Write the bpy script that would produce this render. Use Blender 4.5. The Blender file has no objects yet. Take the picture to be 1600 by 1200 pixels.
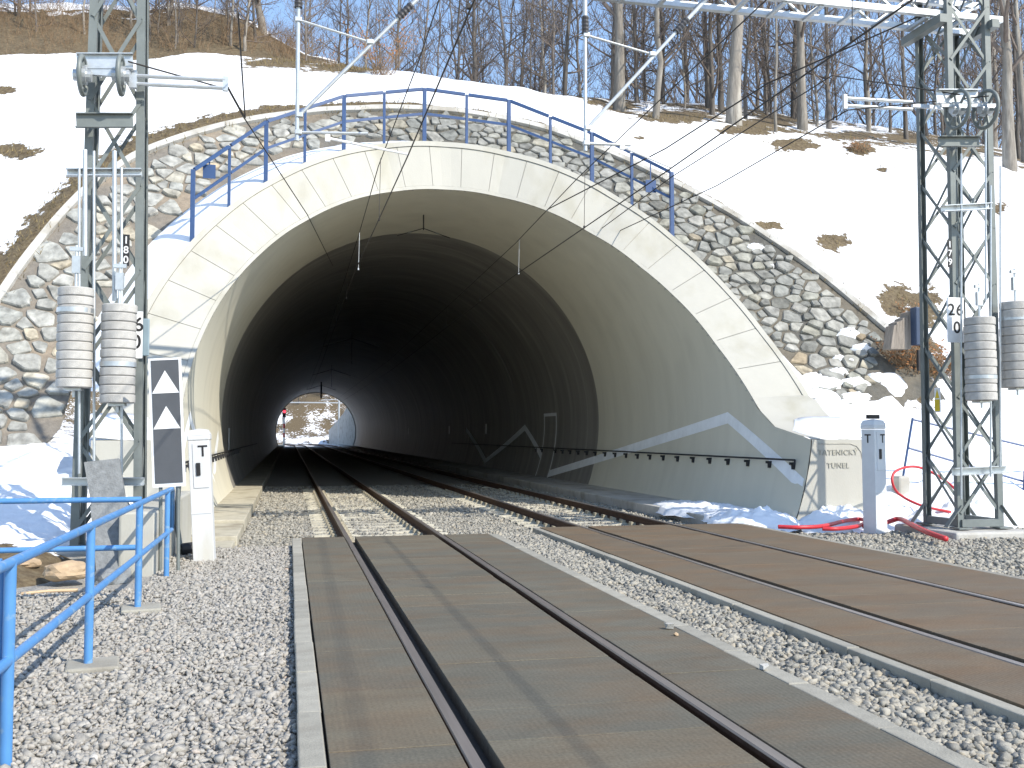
import bpy, bmesh, math, random
import numpy as np
from mathutils import Vector, Matrix, noise
random.seed(7); np.random.seed(7)
scn = bpy.context.scene
COL = scn.collection
rad = math.radians

# ------------------------------------------------------------------ camera, sky, sun, exposure
F, H, VX, VY = 1570.0, 1.59, 452.0, 681.4          # focal length in photo pixels, eye height, vanishing point of the track
TH = math.atan((800 - VX) / F)
PH = math.atan((VY - 600) / F * math.cos(TH))
cam_d = bpy.data.cameras.new('camera'); cam = bpy.data.objects.new('camera', cam_d); COL.objects.link(cam)
cam.location = (0, 0, H); cam.rotation_euler = (math.pi / 2 + PH, 0, -TH)
cam_d.sensor_width = 36; cam_d.lens = 36 * F / 1600; cam_d.clip_start = .05; cam_d.clip_end = 3000
scn.camera = cam

SUN = Vector((.755, -.95, 1.0)).normalized()
w = bpy.data.worlds.new('World'); scn.world = w; w.use_nodes = True
wn = w.node_tree.nodes; wl = w.node_tree.links
sky = wn.new('ShaderNodeTexSky'); sky.sky_type = 'NISHITA'; sky.sun_disc = False
sky.sun_elevation = math.asin(SUN.z); sky.sun_rotation = math.atan2(SUN.x, SUN.y)
sky.altitude = 400; sky.air_density = 1.0; sky.dust_density = .35; sky.ozone_density = 1.0
wl.new(sky.outputs[0], wn['Background'].inputs[0]); wn['Background'].inputs[1].default_value = .15
sd = bpy.data.lights.new('sun', 'SUN'); sd.energy = 3.1; sd.angle = rad(.55); sd.color = (1, .93, .81)
so = bpy.data.objects.new('sun', sd); COL.objects.link(so); so.location = (20, -20, 40)
so.rotation_euler = SUN.to_track_quat('Z', 'Y').to_euler()
scn.view_settings.view_transform = 'Standard'; scn.view_settings.look = 'None'
scn.view_settings.gamma = 1; scn.view_settings.exposure = .92
scn.render.engine = 'CYCLES'

# ------------------------------------------------------------------ pixel -> world helpers (photo is 1600 x 1200)
ct, st, cp, sp = math.cos(TH), math.sin(TH), math.cos(PH), math.sin(PH)
CR = Vector((ct, -st, 0)); CF = Vector((st * cp, ct * cp, sp)); CU = Vector((-st * sp, -ct * sp, cp)); CC = Vector((0, 0, H))
def ray(u, v): return CF + CR * ((u - 800) / F) + CU * ((600 - v) / F)
def atZ(u, v, z): r = ray(u, v); return CC + r * ((z - H) / r.z)
def atY(u, v, y): r = ray(u, v); return CC + r * (y / r.y)
def atX(u, v, x): r = ray(u, v); return CC + r * (x / r.x)
def atD(u, v, d): return CC + ray(u, v) * d
def proj(p):
    d = Vector(p) - CC; z = d.dot(CF)
    return 800 + F * d.dot(CR) / z, 600 - F * d.dot(CU) / z
def lerp(a, b, t): return a + (b - a) * t
def interp(x, xs, ys): return float(np.interp(x, xs, ys))
def fbm(x, y, z=0., o=4): return noise.fractal(Vector((x, y, z)), 1.0, 2.0, o)

# ------------------------------------------------------------------ object helpers
WM = {}
class MB:
    def __init__(s): s.v = []; s.f = []; s.m = []
    def add(s, vs, fs, mi=0):
        o = len(s.v); s.v += [Vector(p) for p in vs]; s.f += [tuple(i + o for i in f) for f in fs]; s.m += [mi] * len(fs); return s
    def box(s, c, d, rot=None, mi=0):
        c = Vector(c); x, y, z = d[0] / 2, d[1] / 2, d[2] / 2
        vs = [Vector((i * x, j * y, k * z)) for k in (-1, 1) for j in (-1, 1) for i in (-1, 1)]
        if rot is not None: vs = [rot @ p for p in vs]
        return s.add([c + p for p in vs], [(0, 2, 3, 1), (4, 5, 7, 6), (0, 1, 5, 4), (2, 6, 7, 3), (0, 4, 6, 2), (1, 3, 7, 5)], mi)
    def bar(s, a, b, w, t, up=(0, 0, 1), mi=0):        # box bar from a to b, w across, t along 'up'
        a = Vector(a); b = Vector(b); d = (b - a); L = d.length; d.normalize(); u = Vector(up)
        x = d.cross(u)
        if x.length < 1e-4: x = d.cross(Vector((0, 1, 0)))
        x.normalize(); y = x.cross(d)
        q = [(-w / 2, -t / 2), (w / 2, -t / 2), (w / 2, t / 2), (-w / 2, t / 2)]
        vs = [a + x * i + y * j for i, j in q] + [b + x * i + y * j for i, j in q]
        return s.add(vs, [(3, 2, 1, 0), (4, 5, 6, 7), (0, 1, 5, 4), (1, 2, 6, 5), (2, 3, 7, 6), (3, 0, 4, 7)], mi)
    def tube(s, pts, r, n=8, cap=True, mi=0):
        pts = [Vector(p) for p in pts]; k = len(pts)
        rs = r if isinstance(r, (list, tuple)) else [r] * k
        o = len(s.v); prev = None
        for i, p in enumerate(pts):
            d = (pts[min(i + 1, k - 1)] - pts[max(i - 1, 0)])
            if d.length < 1e-9: d = Vector((0, 0, 1))
            d.normalize()
            if prev is None:
                x = d.cross(Vector((0, 0, 1)))
                if x.length < .05: x = d.cross(Vector((0, 1, 0)))
            else:
                x = prev - d * prev.dot(d)
            x.normalize(); prev = x; y = d.cross(x)
            for j in range(n):
                a = 2 * math.pi * j / n
                s.v.append(p + x * (math.cos(a) * rs[i]) + y * (math.sin(a) * rs[i]))
        for i in range(k - 1):
            for j in range(n):
                j2 = (j + 1) % n
                s.f.append((o + i * n + j, o + i * n + j2, o + (i + 1) * n + j2, o + (i + 1) * n + j)); s.m.append(mi)
        if cap:
            s.f.append(tuple(o + j for j in range(n))[::-1]); s.m.append(mi)
            s.f.append(tuple(o + (k - 1) * n + j for j in range(n))); s.m.append(mi)
        return s
    def grid(s, rows, mi=0, closed=False):
        nr = len(rows); nc = len(rows[0]); o = len(s.v)
        for r_ in rows: s.v += [Vector(p) for p in r_]
        for i in range(nr - 1):
            for j in range(nc - 1 + (1 if closed else 0)):
                j2 = (j + 1) % nc
                s.f.append((o + i * nc + j, o + i * nc + j2, o + (i + 1) * nc + j2, o + (i + 1) * nc + j)); s.m.append(mi)
        return s
    def mesh(s, name, mats, M=None, smooth=False):
        me = bpy.data.meshes.new(name)
        vs = [M @ p for p in s.v] if M is not None else s.v
        me.from_pydata([tuple(p) for p in vs], [], s.f)
        for m in (mats if isinstance(mats, (list, tuple)) else [mats]): me.materials.append(m)
        if any(s.m): me.polygons.foreach_set('material_index', s.m)
        if smooth: me.polygons.foreach_set('use_smooth', [True] * len(me.polygons))
        me.update(); return me
    def build(s, name, mats, parent=None, smooth=False, bevel=0, auto=None):
        M = WM[parent].inverted() if parent is not None else None
        me = s.mesh(name, mats, M, smooth)
        bm = bmesh.new(); bm.from_mesh(me); bmesh.ops.recalc_face_normals(bm, faces=bm.faces); bm.to_mesh(me); bm.free()
        if auto: me.set_sharp_from_angle(angle=rad(auto))
        o = bpy.data.objects.new(name, me); COL.objects.link(o)
        if parent is not None: o.parent = parent; WM[o] = WM[parent]
        else: WM[o] = Matrix()
        if bevel:
            b = o.modifiers.new('bevel', 'BEVEL'); b.width = bevel; b.segments = 2; b.limit_method = 'ANGLE'; b.angle_limit = rad(40)
        return o
def tag(o, label=None, cat=None, group=None, kind=None):
    for k, v in (('label', label), ('category', cat), ('group', group), ('kind', kind)):
        if v: o[k] = v
    return o
def thing(name, label, cat, loc=(0, 0, 0), group=None, M=None):
    o = bpy.data.objects.new(name, None); COL.objects.link(o); o.empty_display_size = .2
    o.matrix_world = M if M is not None else Matrix.Translation(loc); WM[o] = o.matrix_world.copy()
    return tag(o, label, cat, group)
def copy_child(src, parent, local=None, name=None):
    c = src.copy(); COL.objects.link(c); c.parent = parent
    if local is not None: c.matrix_local = local
    return c
def struct(o, label=None): o['kind'] = 'structure'; return tag(o, label)

# ------------------------------------------------------------------ materials
def mat(name, base, rough=.8, metal=0., var=.15, scale=6., bump=0., bscale=40., col2=None, c2scale=1.5, c2lo=.5, c2hi=.65, spec=.4, rnd=0., detail=5., stretch=None):
    m = bpy.data.materials.new(name); m.use_nodes = True; nt = m.node_tree; N = nt.nodes; L = nt.links
    b = N['Principled BSDF']; b.inputs['Roughness'].default_value = rough; b.inputs['Metallic'].default_value = metal
    b.inputs['Specular IOR Level'].default_value = spec
    tc = N.new('ShaderNodeTexCoord'); mp = N.new('ShaderNodeMapping'); L.new(tc.outputs['Object'], mp.inputs[0])
    if stretch: mp.inputs['Scale'].default_value = stretch
    n1 = N.new('ShaderNodeTexNoise'); n1.inputs['Scale'].default_value = scale; n1.inputs['Detail'].default_value = detail; n1.inputs['Roughness'].default_value = .65
    L.new(mp.outputs[0], n1.inputs['Vector'])
    r = N.new('ShaderNodeMapRange'); r.inputs[1].default_value = .25; r.inputs[2].default_value = .75; r.inputs[3].default_value = 1 - var; r.inputs[4].default_value = 1 + var
    L.new(n1.outputs[0], r.inputs[0]); val = r.outputs[0]
    if rnd:
        oi = N.new('ShaderNodeObjectInfo'); r2 = N.new('ShaderNodeMapRange'); r2.inputs[3].default_value = 1 - rnd; r2.inputs[4].default_value = 1 + rnd
        L.new(oi.outputs['Random'], r2.inputs[0]); mm = N.new('ShaderNodeMath'); mm.operation = 'MULTIPLY'; L.new(val, mm.inputs[0]); L.new(r2.outputs[0], mm.inputs[1]); val = mm.outputs[0]
    rgb = N.new('ShaderNodeRGB'); rgb.outputs[0].default_value = (*base, 1); colour = rgb.outputs[0]
    if col2:
        n2 = N.new('ShaderNodeTexNoise'); n2.inputs['Scale'].default_value = c2scale; n2.inputs['Detail'].default_value = 6; L.new(mp.outputs[0], n2.inputs['Vector'])
        rr = N.new('ShaderNodeMapRange'); rr.inputs[1].default_value = c2lo; rr.inputs[2].default_value = c2hi; L.new(n2.outputs[0], rr.inputs[0])
        mx = N.new('ShaderNodeMix'); mx.data_type = 'RGBA'; L.new(rr.outputs[0], mx.inputs[0]); L.new(colour, mx.inputs[6]); mx.inputs[7].default_value = (*col2, 1); colour = mx.outputs[2]
    vm = N.new('ShaderNodeVectorMath'); vm.operation = 'SCALE'; L.new(colour, vm.inputs[0]); L.new(val, vm.inputs['Scale']); L.new(vm.outputs[0], b.inputs['Base Color'])
    if bump:
        n3 = N.new('ShaderNodeTexNoise'); n3.inputs['Scale'].default_value = bscale; n3.inputs['Detail'].default_value = 4; L.new(mp.outputs[0], n3.inputs['Vector'])
        bp = N.new('ShaderNodeBump'); bp.inputs['Strength'].default_value = bump; bp.inputs['Distance'].default_value = .02; L.new(n3.outputs[0], bp.inputs['Height']); L.new(bp.outputs[0], b.inputs['Normal'])
    return m
def ramp_mat(name, src, stops, rough=.85, bump=.4, bscale=30., var=.2, scale=12., spec=.3):
    """colour picked per piece: src 'random' (object) or an attribute name"""
    m = bpy.data.materials.new(name); m.use_nodes = True; nt = m.node_tree; N = nt.nodes; L = nt.links
    b = N['Principled BSDF']; b.inputs['Roughness'].default_value = rough; b.inputs['Specular IOR Level'].default_value = spec
    if src == 'random': s = N.new('ShaderNodeObjectInfo').outputs['Random']
    else:
        a = N.new('ShaderNodeAttribute'); a.attribute_name = src; s = a.outputs['Fac']
    cr = N.new('ShaderNodeValToRGB'); e = cr.color_ramp.elements; cr.color_ramp.interpolation = 'LINEAR'
    e[0].position = stops[0][0]; e[0].color = (*stops[0][1], 1); e[1].position = stops[-1][0]; e[1].color = (*stops[-1][1], 1)
    for p, c in stops[1:-1]: x = e.new(p); x.color = (*c, 1)
    L.new(s, cr.inputs[0])
    tc = N.new('ShaderNodeTexCoord'); n1 = N.new('ShaderNodeTexNoise'); n1.inputs['Scale'].default_value = scale; n1.inputs['Detail'].default_value = 5
    L.new(tc.outputs['Object'], n1.inputs['Vector'])
    r = N.new('ShaderNodeMapRange'); r.inputs[1].default_value = .3; r.inputs[2].default_value = .7; r.inputs[3].default_value = 1 - var; r.inputs[4].default_value = 1 + var; L.new(n1.outputs[0], r.inputs[0])
    vm = N.new('ShaderNodeVectorMath'); vm.operation = 'SCALE'; L.new(cr.outputs[0], vm.inputs[0]); L.new(r.outputs[0], vm.inputs['Scale']); L.new(vm.outputs[0], b.inputs['Base Color'])
    if bump:
        n3 = N.new('ShaderNodeTexNoise'); n3.inputs['Scale'].default_value = bscale; n3.inputs['Detail'].default_value = 4; L.new(tc.outputs['Object'], n3.inputs['Vector'])
        bp = N.new('ShaderNodeBump'); bp.inputs['Strength'].default_value = bump; bp.inputs['Distance'].default_value = .02; L.new(n3.outputs[0], bp.inputs['Height']); L.new(bp.outputs[0], b.inputs['Normal'])
    return m
def snow_mat(name, earth):
    """snow with melted-out patches: attribute 'bare' on the mesh, broken up by noise"""
    m = bpy.data.materials.new(name); m.use_nodes = True; nt = m.node_tree; N = nt.nodes; L = nt.links
    b = N['Principled BSDF']; b.inputs['Specular IOR Level'].default_value = .25
    tc = N.new('ShaderNodeTexCoord')
    at = N.new('ShaderNodeAttribute'); at.attribute_name = 'bare'
    n1 = N.new('ShaderNodeTexNoise'); n1.inputs['Scale'].default_value = 2.2; n1.inputs['Detail'].default_value = 8; n1.inputs['Roughness'].default_value = .7; L.new(tc.outputs['Object'], n1.inputs['Vector'])
    a1 = N.new('ShaderNodeMath'); a1.operation = 'MULTIPLY_ADD'; L.new(n1.outputs[0], a1.inputs[0]); a1.inputs[1].default_value = 1.5; a1.inputs[2].default_value = -.78
    a2 = N.new('ShaderNodeMath'); a2.operation = 'ADD'; L.new(at.outputs['Fac'], a2.inputs[0]); L.new(a1.outputs[0], a2.inputs[1])
    mr = N.new('ShaderNodeMapRange'); mr.inputs[1].default_value = .47; mr.inputs[2].default_value = .53; L.new(a2.outputs[0], mr.inputs[0])
    n2 = N.new('ShaderNodeTexNoise'); n2.inputs['Scale'].default_value = 9; n2.inputs['Detail'].default_value = 8; n2.inputs['Roughness'].default_value = .75; L.new(tc.outputs['Object'], n2.inputs['Vector'])
    cr = N.new('ShaderNodeValToRGB'); e = cr.color_ramp.elements
    e[0].position = .3; e[0].color = (*earth[0], 1); e[1].position = .7; e[1].color = (*earth[2], 1); x = e.new(.5); x.color = (*earth[1], 1); L.new(n2.outputs[0], cr.inputs[0])
    mx = N.new('ShaderNodeMix'); mx.data_type = 'RGBA'; L.new(mr.outputs[0], mx.inputs[0]); mx.inputs[6].default_value = (.86, .88, .91, 1); L.new(cr.outputs[0], mx.inputs[7]); L.new(mx.outputs[2], b.inputs['Base Color'])
    rm = N.new('ShaderNodeMapRange'); rm.inputs[3].default_value = .55; rm.inputs[4].default_value = .95; L.new(mr.outputs[0], rm.inputs[0]); L.new(rm.outputs[0], b.inputs['Roughness'])
    n3 = N.new('ShaderNodeTexNoise'); n3.inputs['Scale'].default_value = 5; n3.inputs['Detail'].default_value = 7; L.new(tc.outputs['Object'], n3.inputs['Vector'])
    bp = N.new('ShaderNodeBump'); bp.inputs['Strength'].default_value = .35; bp.inputs['Distance'].default_value = .12; L.new(n3.outputs[0], bp.inputs['Height']); L.new(bp.outputs[0], b.inputs['Normal'])
    return m
M = {}
M['facing'] = mat('pale_concrete', (.43, .42, .375), .8, var=.05, scale=2, bump=.15, bscale=60, col2=(.37, .355, .295), c2scale=1.6, c2lo=.5, c2hi=.72, stretch=(1, 1, .3))
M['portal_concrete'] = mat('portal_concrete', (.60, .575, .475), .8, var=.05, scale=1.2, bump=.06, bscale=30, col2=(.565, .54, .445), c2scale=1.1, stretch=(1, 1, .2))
M['lining'] = mat('shade_toned_lining', (.25, .24, .22), .5, var=.3, scale=.8, bump=.15, bscale=12, stretch=(.4, 2.2, .15), col2=(.33, .315, .29), c2scale=1.2, c2lo=.52, c2hi=.7)  # grey darker than the portal: the bore's lack of light put into the colour
M['concrete'] = mat('concrete', (.45, .44, .41), .85, var=.15, scale=5, bump=.25, bscale=50, col2=(.33, .31, .27), c2scale=1.3)
M['kerb'] = mat('kerb_concrete', (.31, .295, .25), .85, var=.18, scale=5, bump=.3, bscale=70, rnd=.12, col2=(.26, .24, .2), c2scale=2)
M['walk'] = mat('walkway_concrete', (.42, .39, .31), .85, var=.2, scale=4, bump=.3, bscale=50, col2=(.28, .25, .19), c2scale=1.4)
M['mortar'] = mat('mortar', (.185, .168, .145), .95, var=.25, scale=7, bump=.7, bscale=25, col2=(.26, .215, .165), c2scale=.6, c2lo=.45, c2hi=.6)
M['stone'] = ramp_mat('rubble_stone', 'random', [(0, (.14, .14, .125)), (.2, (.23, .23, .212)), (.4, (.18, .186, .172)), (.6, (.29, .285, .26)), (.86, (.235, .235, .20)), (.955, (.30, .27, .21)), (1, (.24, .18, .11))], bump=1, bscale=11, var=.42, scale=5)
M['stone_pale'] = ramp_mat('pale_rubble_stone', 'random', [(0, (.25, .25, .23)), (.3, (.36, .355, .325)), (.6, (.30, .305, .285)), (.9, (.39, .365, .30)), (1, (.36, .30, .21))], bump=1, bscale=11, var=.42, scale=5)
GRAV = [(0, (.25, .236, .212)), (.2, (.31, .295, .266)), (.45, (.35, .333, .302)), (.7, (.39, .37, .333)), (.88, (.37, .335, .29)), (.96, (.46, .44, .405)), (1, (.43, .33, .26))]
GRAW = [(0, (.17, .165, .15)), (.2, (.25, .24, .21)), (.45, (.31, .295, .255)), (.7, (.37, .35, .30)), (.88, (.35, .31, .24)), (1, (.43, .40, .34))]
M['gravel'] = ramp_mat('gravel_stone', 'tone', GRAV, bump=.3, bscale=120, var=.12, scale=60)
M['gravel_warm'] = ramp_mat('ballast_stone', 'tone', GRAW, bump=.3, bscale=120, var=.12, scale=60)
M['gravel_base'] = mat('gravel_base', (.33, .315, .285), .95, var=.45, scale=38, bump=1, bscale=45, detail=2)
M['earth'] = mat('earth', (.13, .085, .05), .95, var=.5, scale=9, bump=1, bscale=14, col2=(.22, .15, .09), c2scale=3)
M['snow'] = snow_mat('snow', ((.05, .036, .024), (.13, .10, .062), (.21, .175, .11)))
M['snow_plain'] = mat('snow_plain', (.86, .88, .91), .55, var=.04, scale=3, bump=.5, bscale=5, spec=.25)
M['rust'] = mat('rail_rust', (.085, .05, .035), .8, .3, var=.3, scale=10, bump=.2)
M['railtop'] = mat('rail_worn_steel', (.25, .22, .20), .38, .45, var=.2, scale=3, stretch=(6, .3, 1))
M['sleeper'] = mat('sleeper_concrete', (.50, .47, .38), .85, var=.2, scale=6, bump=.3, rnd=.1)
M['clip'] = mat('rail_clip', (.40, .36, .27), .7, .2, var=.2)
M['galv'] = mat('galvanised_steel', (.50, .53, .55), .45, .65, var=.15, scale=9)
M['mast'] = mat('mast_paint', (.17, .19, .185), .5, .1, var=.15, scale=5)
M['darksteel'] = mat('dark_steel', (.035, .035, .038), .5, .4, var=.2)
M['blue'] = mat('light_blue_paint', (.08, .235, .50), .42, 0, var=.10, scale=8, spec=.5, col2=(.16, .29, .46), c2scale=14, c2lo=.58, c2hi=.64)
M['navy'] = mat('dark_blue_paint', (.03, .07, .18), .42, 0, var=.12, scale=6, spec=.5)
M['white'] = mat('white_enamel', (.78, .79, .80), .45, var=.05, scale=4)
M['signgrey'] = mat('dark_grey_enamel', (.085, .09, .10), .5, var=.12, scale=3)
M['black'] = mat('black_paint', (.02, .02, .022), .5, var=.1)
M['boxgrey'] = mat('pale_grey_plastic', (.62, .65, .68), .5, var=.06, scale=4)
M['plategrey'] = mat('blue_grey_plate', (.22, .29, .33), .5, .1, var=.1)
M['weight'] = mat('weight_concrete', (.42, .41, .39), .9, var=.2, scale=9, bump=.35, bscale=80, rnd=.08)
M['red'] = mat('red_conduit', (.55, .035, .045), .42, var=.12, scale=10)
M['yellow'] = mat('yellow_enamel', (.65, .48, .03), .5, var=.1)
M['slab'] = mat('grey_slab', (.20, .21, .215), .9, var=.3, scale=14, bump=.5, bscale=40, col2=(.42, .27, .14), c2scale=1.5, c2lo=.66, c2hi=.72)
M['wood'] = mat('weathered_wood', (.24, .21, .18), .9, var=.35, scale=12, bump=.8, bscale=25, stretch=(1, 1, .15))
M['stick'] = mat('fresh_wood', (.55, .40, .25), .8, var=.15)
M['boulder'] = mat('tan_boulder', (.42, .31, .20), .9, var=.3, scale=4, bump=.8, bscale=9)
M['panel'] = None
M['bark'] = mat('bark', (.22, .20, .175), .95, var=.4, scale=6, bump=1, bscale=14, stretch=(1, 1, .25), col2=(.31, .295, .265), c2scale=1.5, rnd=.2)
M['bark_dark'] = mat('bark_dark', (.12, .108, .098), .95, var=.4, scale=8, bump=.8, bscale=14, stretch=(1, 1, .25), rnd=.35, col2=(.2, .185, .165), c2scale=1.2)
M['twig'] = mat('twigs', (.14, .115, .10), .95, var=.3, scale=5, rnd=.3)
M['dry'] = mat('dry_twigs', (.20, .135, .08), .95, var=.4, scale=9)
M['leaf'] = mat('withered_leaves', (.30, .14, .055), .9, var=.4, scale=12)
M['insul'] = mat('insulator', (.045, .045, .05), .35, var=.1)
M['wire'] = mat('copper_wire', (.045, .042, .04), .6, .4, var=.1)
M['redlamp'] = bpy.data.materials.new('red_lamp'); M['redlamp'].use_nodes = True
_b = M['redlamp'].node_tree.nodes['Principled BSDF']; _b.inputs['Base Color'].default_value = (.8, .02, .03, 1); _b.inputs['Emission Color'].default_value = (1, .03, .05, 1); _b.inputs['Emission Strength'].default_value = 3
def panel_mat():
    m = bpy.data.materials.new('rubber_panel'); m.use_nodes = True; nt = m.node_tree; N = nt.nodes; L = nt.links
    b = N['Principled BSDF']; b.inputs['Roughness'].default_value = .75; b.inputs['Specular IOR Level'].default_value = .3
    oi = N.new('ShaderNodeObjectInfo'); cr = N.new('ShaderNodeValToRGB'); e = cr.color_ramp.elements
    e[0].color = (.118, .110, .086, 1); e[1].color = (.142, .126, .092, 1); x = e.new(.5); x.color = (.126, .117, .091, 1); L.new(oi.outputs['Random'], cr.inputs[0])
    ge = N.new('ShaderNodeNewGeometry'); n1 = N.new('ShaderNodeTexNoise'); n1.inputs['Scale'].default_value = 1.1; n1.inputs['Detail'].default_value = 7; n1.inputs['Roughness'].default_value = .6
    mp = N.new('ShaderNodeMapping'); mp.inputs['Scale'].default_value = (1, 2.2, 1); L.new(ge.outputs['Position'], mp.inputs[0]); L.new(mp.outputs[0], n1.inputs['Vector'])
    sx = N.new('ShaderNodeSeparateXYZ'); L.new(ge.outputs['Position'], sx.inputs[0])
    rx = N.new('ShaderNodeMapRange'); rx.inputs[1].default_value = 3.2; rx.inputs[2].default_value = 4.2; L.new(sx.outputs[0], rx.inputs[0])       # the far track's deck is rustier
    mr = N.new('ShaderNodeMapRange'); mr.inputs[1].default_value = .42; mr.inputs[2].default_value = .72; L.new(n1.outputs[0], mr.inputs[0])
    ad = N.new('ShaderNodeMath'); ad.operation = 'MULTIPLY_ADD'; L.new(rx.outputs[0], ad.inputs[0]); ad.inputs[1].default_value = .75; L.new(mr.outputs[0], ad.inputs[2])
    ml = N.new('ShaderNodeMath'); ml.operation = 'MULTIPLY'; ml.use_clamp = True; L.new(ad.outputs[0], ml.inputs[0]); ml.inputs[1].default_value = .62
    mx = N.new('ShaderNodeMix'); mx.data_type = 'RGBA'; L.new(ml.outputs[0], mx.inputs[0]); L.new(cr.outputs[0], mx.inputs[6]); mx.inputs[7].default_value = (.15, .100, .058, 1)
    n2 = N.new('ShaderNodeTexNoise'); n2.inputs['Scale'].default_value = 60; n2.inputs['Detail'].default_value = 3; L.new(ge.outputs['Position'], n2.inputs['Vector'])
    r2 = N.new('ShaderNodeMapRange'); r2.inputs[1].default_value = .3; r2.inputs[2].default_value = .7; r2.inputs[3].default_value = .8; r2.inputs[4].default_value = 1.18; L.new(n2.outputs[0], r2.inputs[0])
    n4 = N.new('ShaderNodeTexNoise'); n4.inputs['Scale'].default_value = .9; n4.inputs['Detail'].default_value = 9; n4.inputs['Roughness'].default_value = .72; n4.inputs['Distortion'].default_value = .6; L.new(mp.outputs[0], n4.inputs['Vector'])
    r4 = N.new('ShaderNodeMapRange'); r4.inputs[1].default_value = .3; r4.inputs[2].default_value = .72; r4.inputs[3].default_value = .84; r4.inputs[4].default_value = 1.16; L.new(n4.outputs[0], r4.inputs[0])
    m4 = N.new('ShaderNodeMath'); m4.operation = 'MULTIPLY'; L.new(r2.outputs[0], m4.inputs[0]); L.new(r4.outputs[0], m4.inputs[1]); r2 = m4
    vm = N.new('ShaderNodeVectorMath'); vm.operation = 'SCALE'; L.new(mx.outputs[2], vm.inputs[0]); L.new(r2.outputs[0], vm.inputs['Scale']); L.new(vm.outputs[0], b.inputs['Base Color'])
    wv = N.new('ShaderNodeTexWave'); wv.bands_direction = 'X'; wv.inputs['Scale'].default_value = 9; L.new(ge.outputs['Position'], wv.inputs['Vector'])   # fine ribs
    bp = N.new('ShaderNodeBump'); bp.inputs['Strength'].default_value = .15; bp.inputs['Distance'].default_value = .004; L.new(wv.outputs[0], bp.inputs['Height']); L.new(bp.outputs[0], b.inputs['Normal'])
    return m
M['panel'] = panel_mat()

FONT = None
def text_mesh(txt, size, mat_, world, parent, name='lettering', depth=.004):
    cu = bpy.data.curves.new('t', 'FONT'); cu.body = txt; cu.size = size; cu.align_x = 'CENTER'; cu.align_y = 'CENTER'; cu.extrude = depth; cu.space_character = 1.12; cu.offset = size * .012
    o = bpy.data.objects.new('t', cu); COL.objects.link(o)
    dg = bpy.context.evaluated_depsgraph_get(); me = bpy.data.meshes.new_from_object(o.evaluated_get(dg)); bpy.data.objects.remove(o)
    me.name = name; me.materials.clear(); me.materials.append(mat_)
    me.transform(WM[parent].inverted() @ world)
    r = bpy.data.objects.new(name, me); COL.objects.link(r); r.parent = parent; WM[r] = WM[parent]
    return r
def face_cam(p, yaw=0.):      # upright plane facing -Y, turned by yaw about Z
    return Matrix.Translation(p) @ Matrix.Rotation(yaw, 4, 'Z') @ Matrix.Rotation(math.pi / 2, 4, 'X')

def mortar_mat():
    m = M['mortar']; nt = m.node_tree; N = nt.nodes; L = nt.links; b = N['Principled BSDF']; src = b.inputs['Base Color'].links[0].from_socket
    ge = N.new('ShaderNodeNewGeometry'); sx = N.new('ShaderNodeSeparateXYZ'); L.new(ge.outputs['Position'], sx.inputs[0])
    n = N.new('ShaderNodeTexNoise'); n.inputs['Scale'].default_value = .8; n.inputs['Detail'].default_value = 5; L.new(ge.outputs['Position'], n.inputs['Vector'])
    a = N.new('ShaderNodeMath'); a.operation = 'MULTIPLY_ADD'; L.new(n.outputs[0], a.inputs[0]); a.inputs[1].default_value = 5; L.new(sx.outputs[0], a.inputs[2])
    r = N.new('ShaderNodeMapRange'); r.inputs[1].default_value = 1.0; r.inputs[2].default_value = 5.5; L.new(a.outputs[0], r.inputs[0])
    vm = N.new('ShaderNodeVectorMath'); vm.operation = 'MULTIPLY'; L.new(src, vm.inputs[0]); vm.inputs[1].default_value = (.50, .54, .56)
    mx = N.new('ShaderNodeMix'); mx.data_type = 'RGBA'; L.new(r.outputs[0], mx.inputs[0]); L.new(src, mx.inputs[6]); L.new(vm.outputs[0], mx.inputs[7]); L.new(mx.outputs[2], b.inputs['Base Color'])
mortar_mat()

# ================================================================== TUNNEL
XC, ZC, RI, RT = 3.9, 2.03, 5.865, 1.3          # axis, lining radius, thickness of the portal ring
YJ, YE = 31.1, 152.0                            # construction joint behind the portal, far mouth
_ph = [0, 13, 25, 37, 42, 51, 60, 66, 74, 80, 85, 89, 93.3, 94.7, 95.2]
_yc = [25.35, 25.2, 24.75, 24.3, 23.95, 23.4, 22.65, 22.1, 21.4, 20.75, 20.2, 19.75, 18.9, 17.7, 17.5]
def ycut(d): return interp(abs(d), _ph, _yc)
def ring(d, q, back=0.):
    a = rad(d); r = RI + RT * q
    wgt = interp(abs(d), [0, 65, 86], [.3, .3, .02])
    return Vector((XC + r * math.sin(a), ycut(d) + wgt * q + back, ZC + r * math.cos(a)))
def circ(d, r, y): a = rad(d); return Vector((XC + r * math.sin(a), y, ZC + r * math.cos(a)))
PB = 113.6
tun = thing('railway_tunnel', 'railway tunnel with pale concrete arch portal and dark bore', 'tunnel', (XC, 22, 0))
angs = [-PB, -108, -102, -97, -95.2] + list(np.linspace(-94.5, 94.5, 100)) + [95.2, 97, 102, 108, PB]
rows = []
for k in range(9):
    t = k / 8; rows.append([circ(d, RI, lerp(ycut(d) + .03, YJ, t)) for d in angs])
MB().grid(rows).build('portal_lining', M['portal_concrete'], tun, smooth=True)
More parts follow.
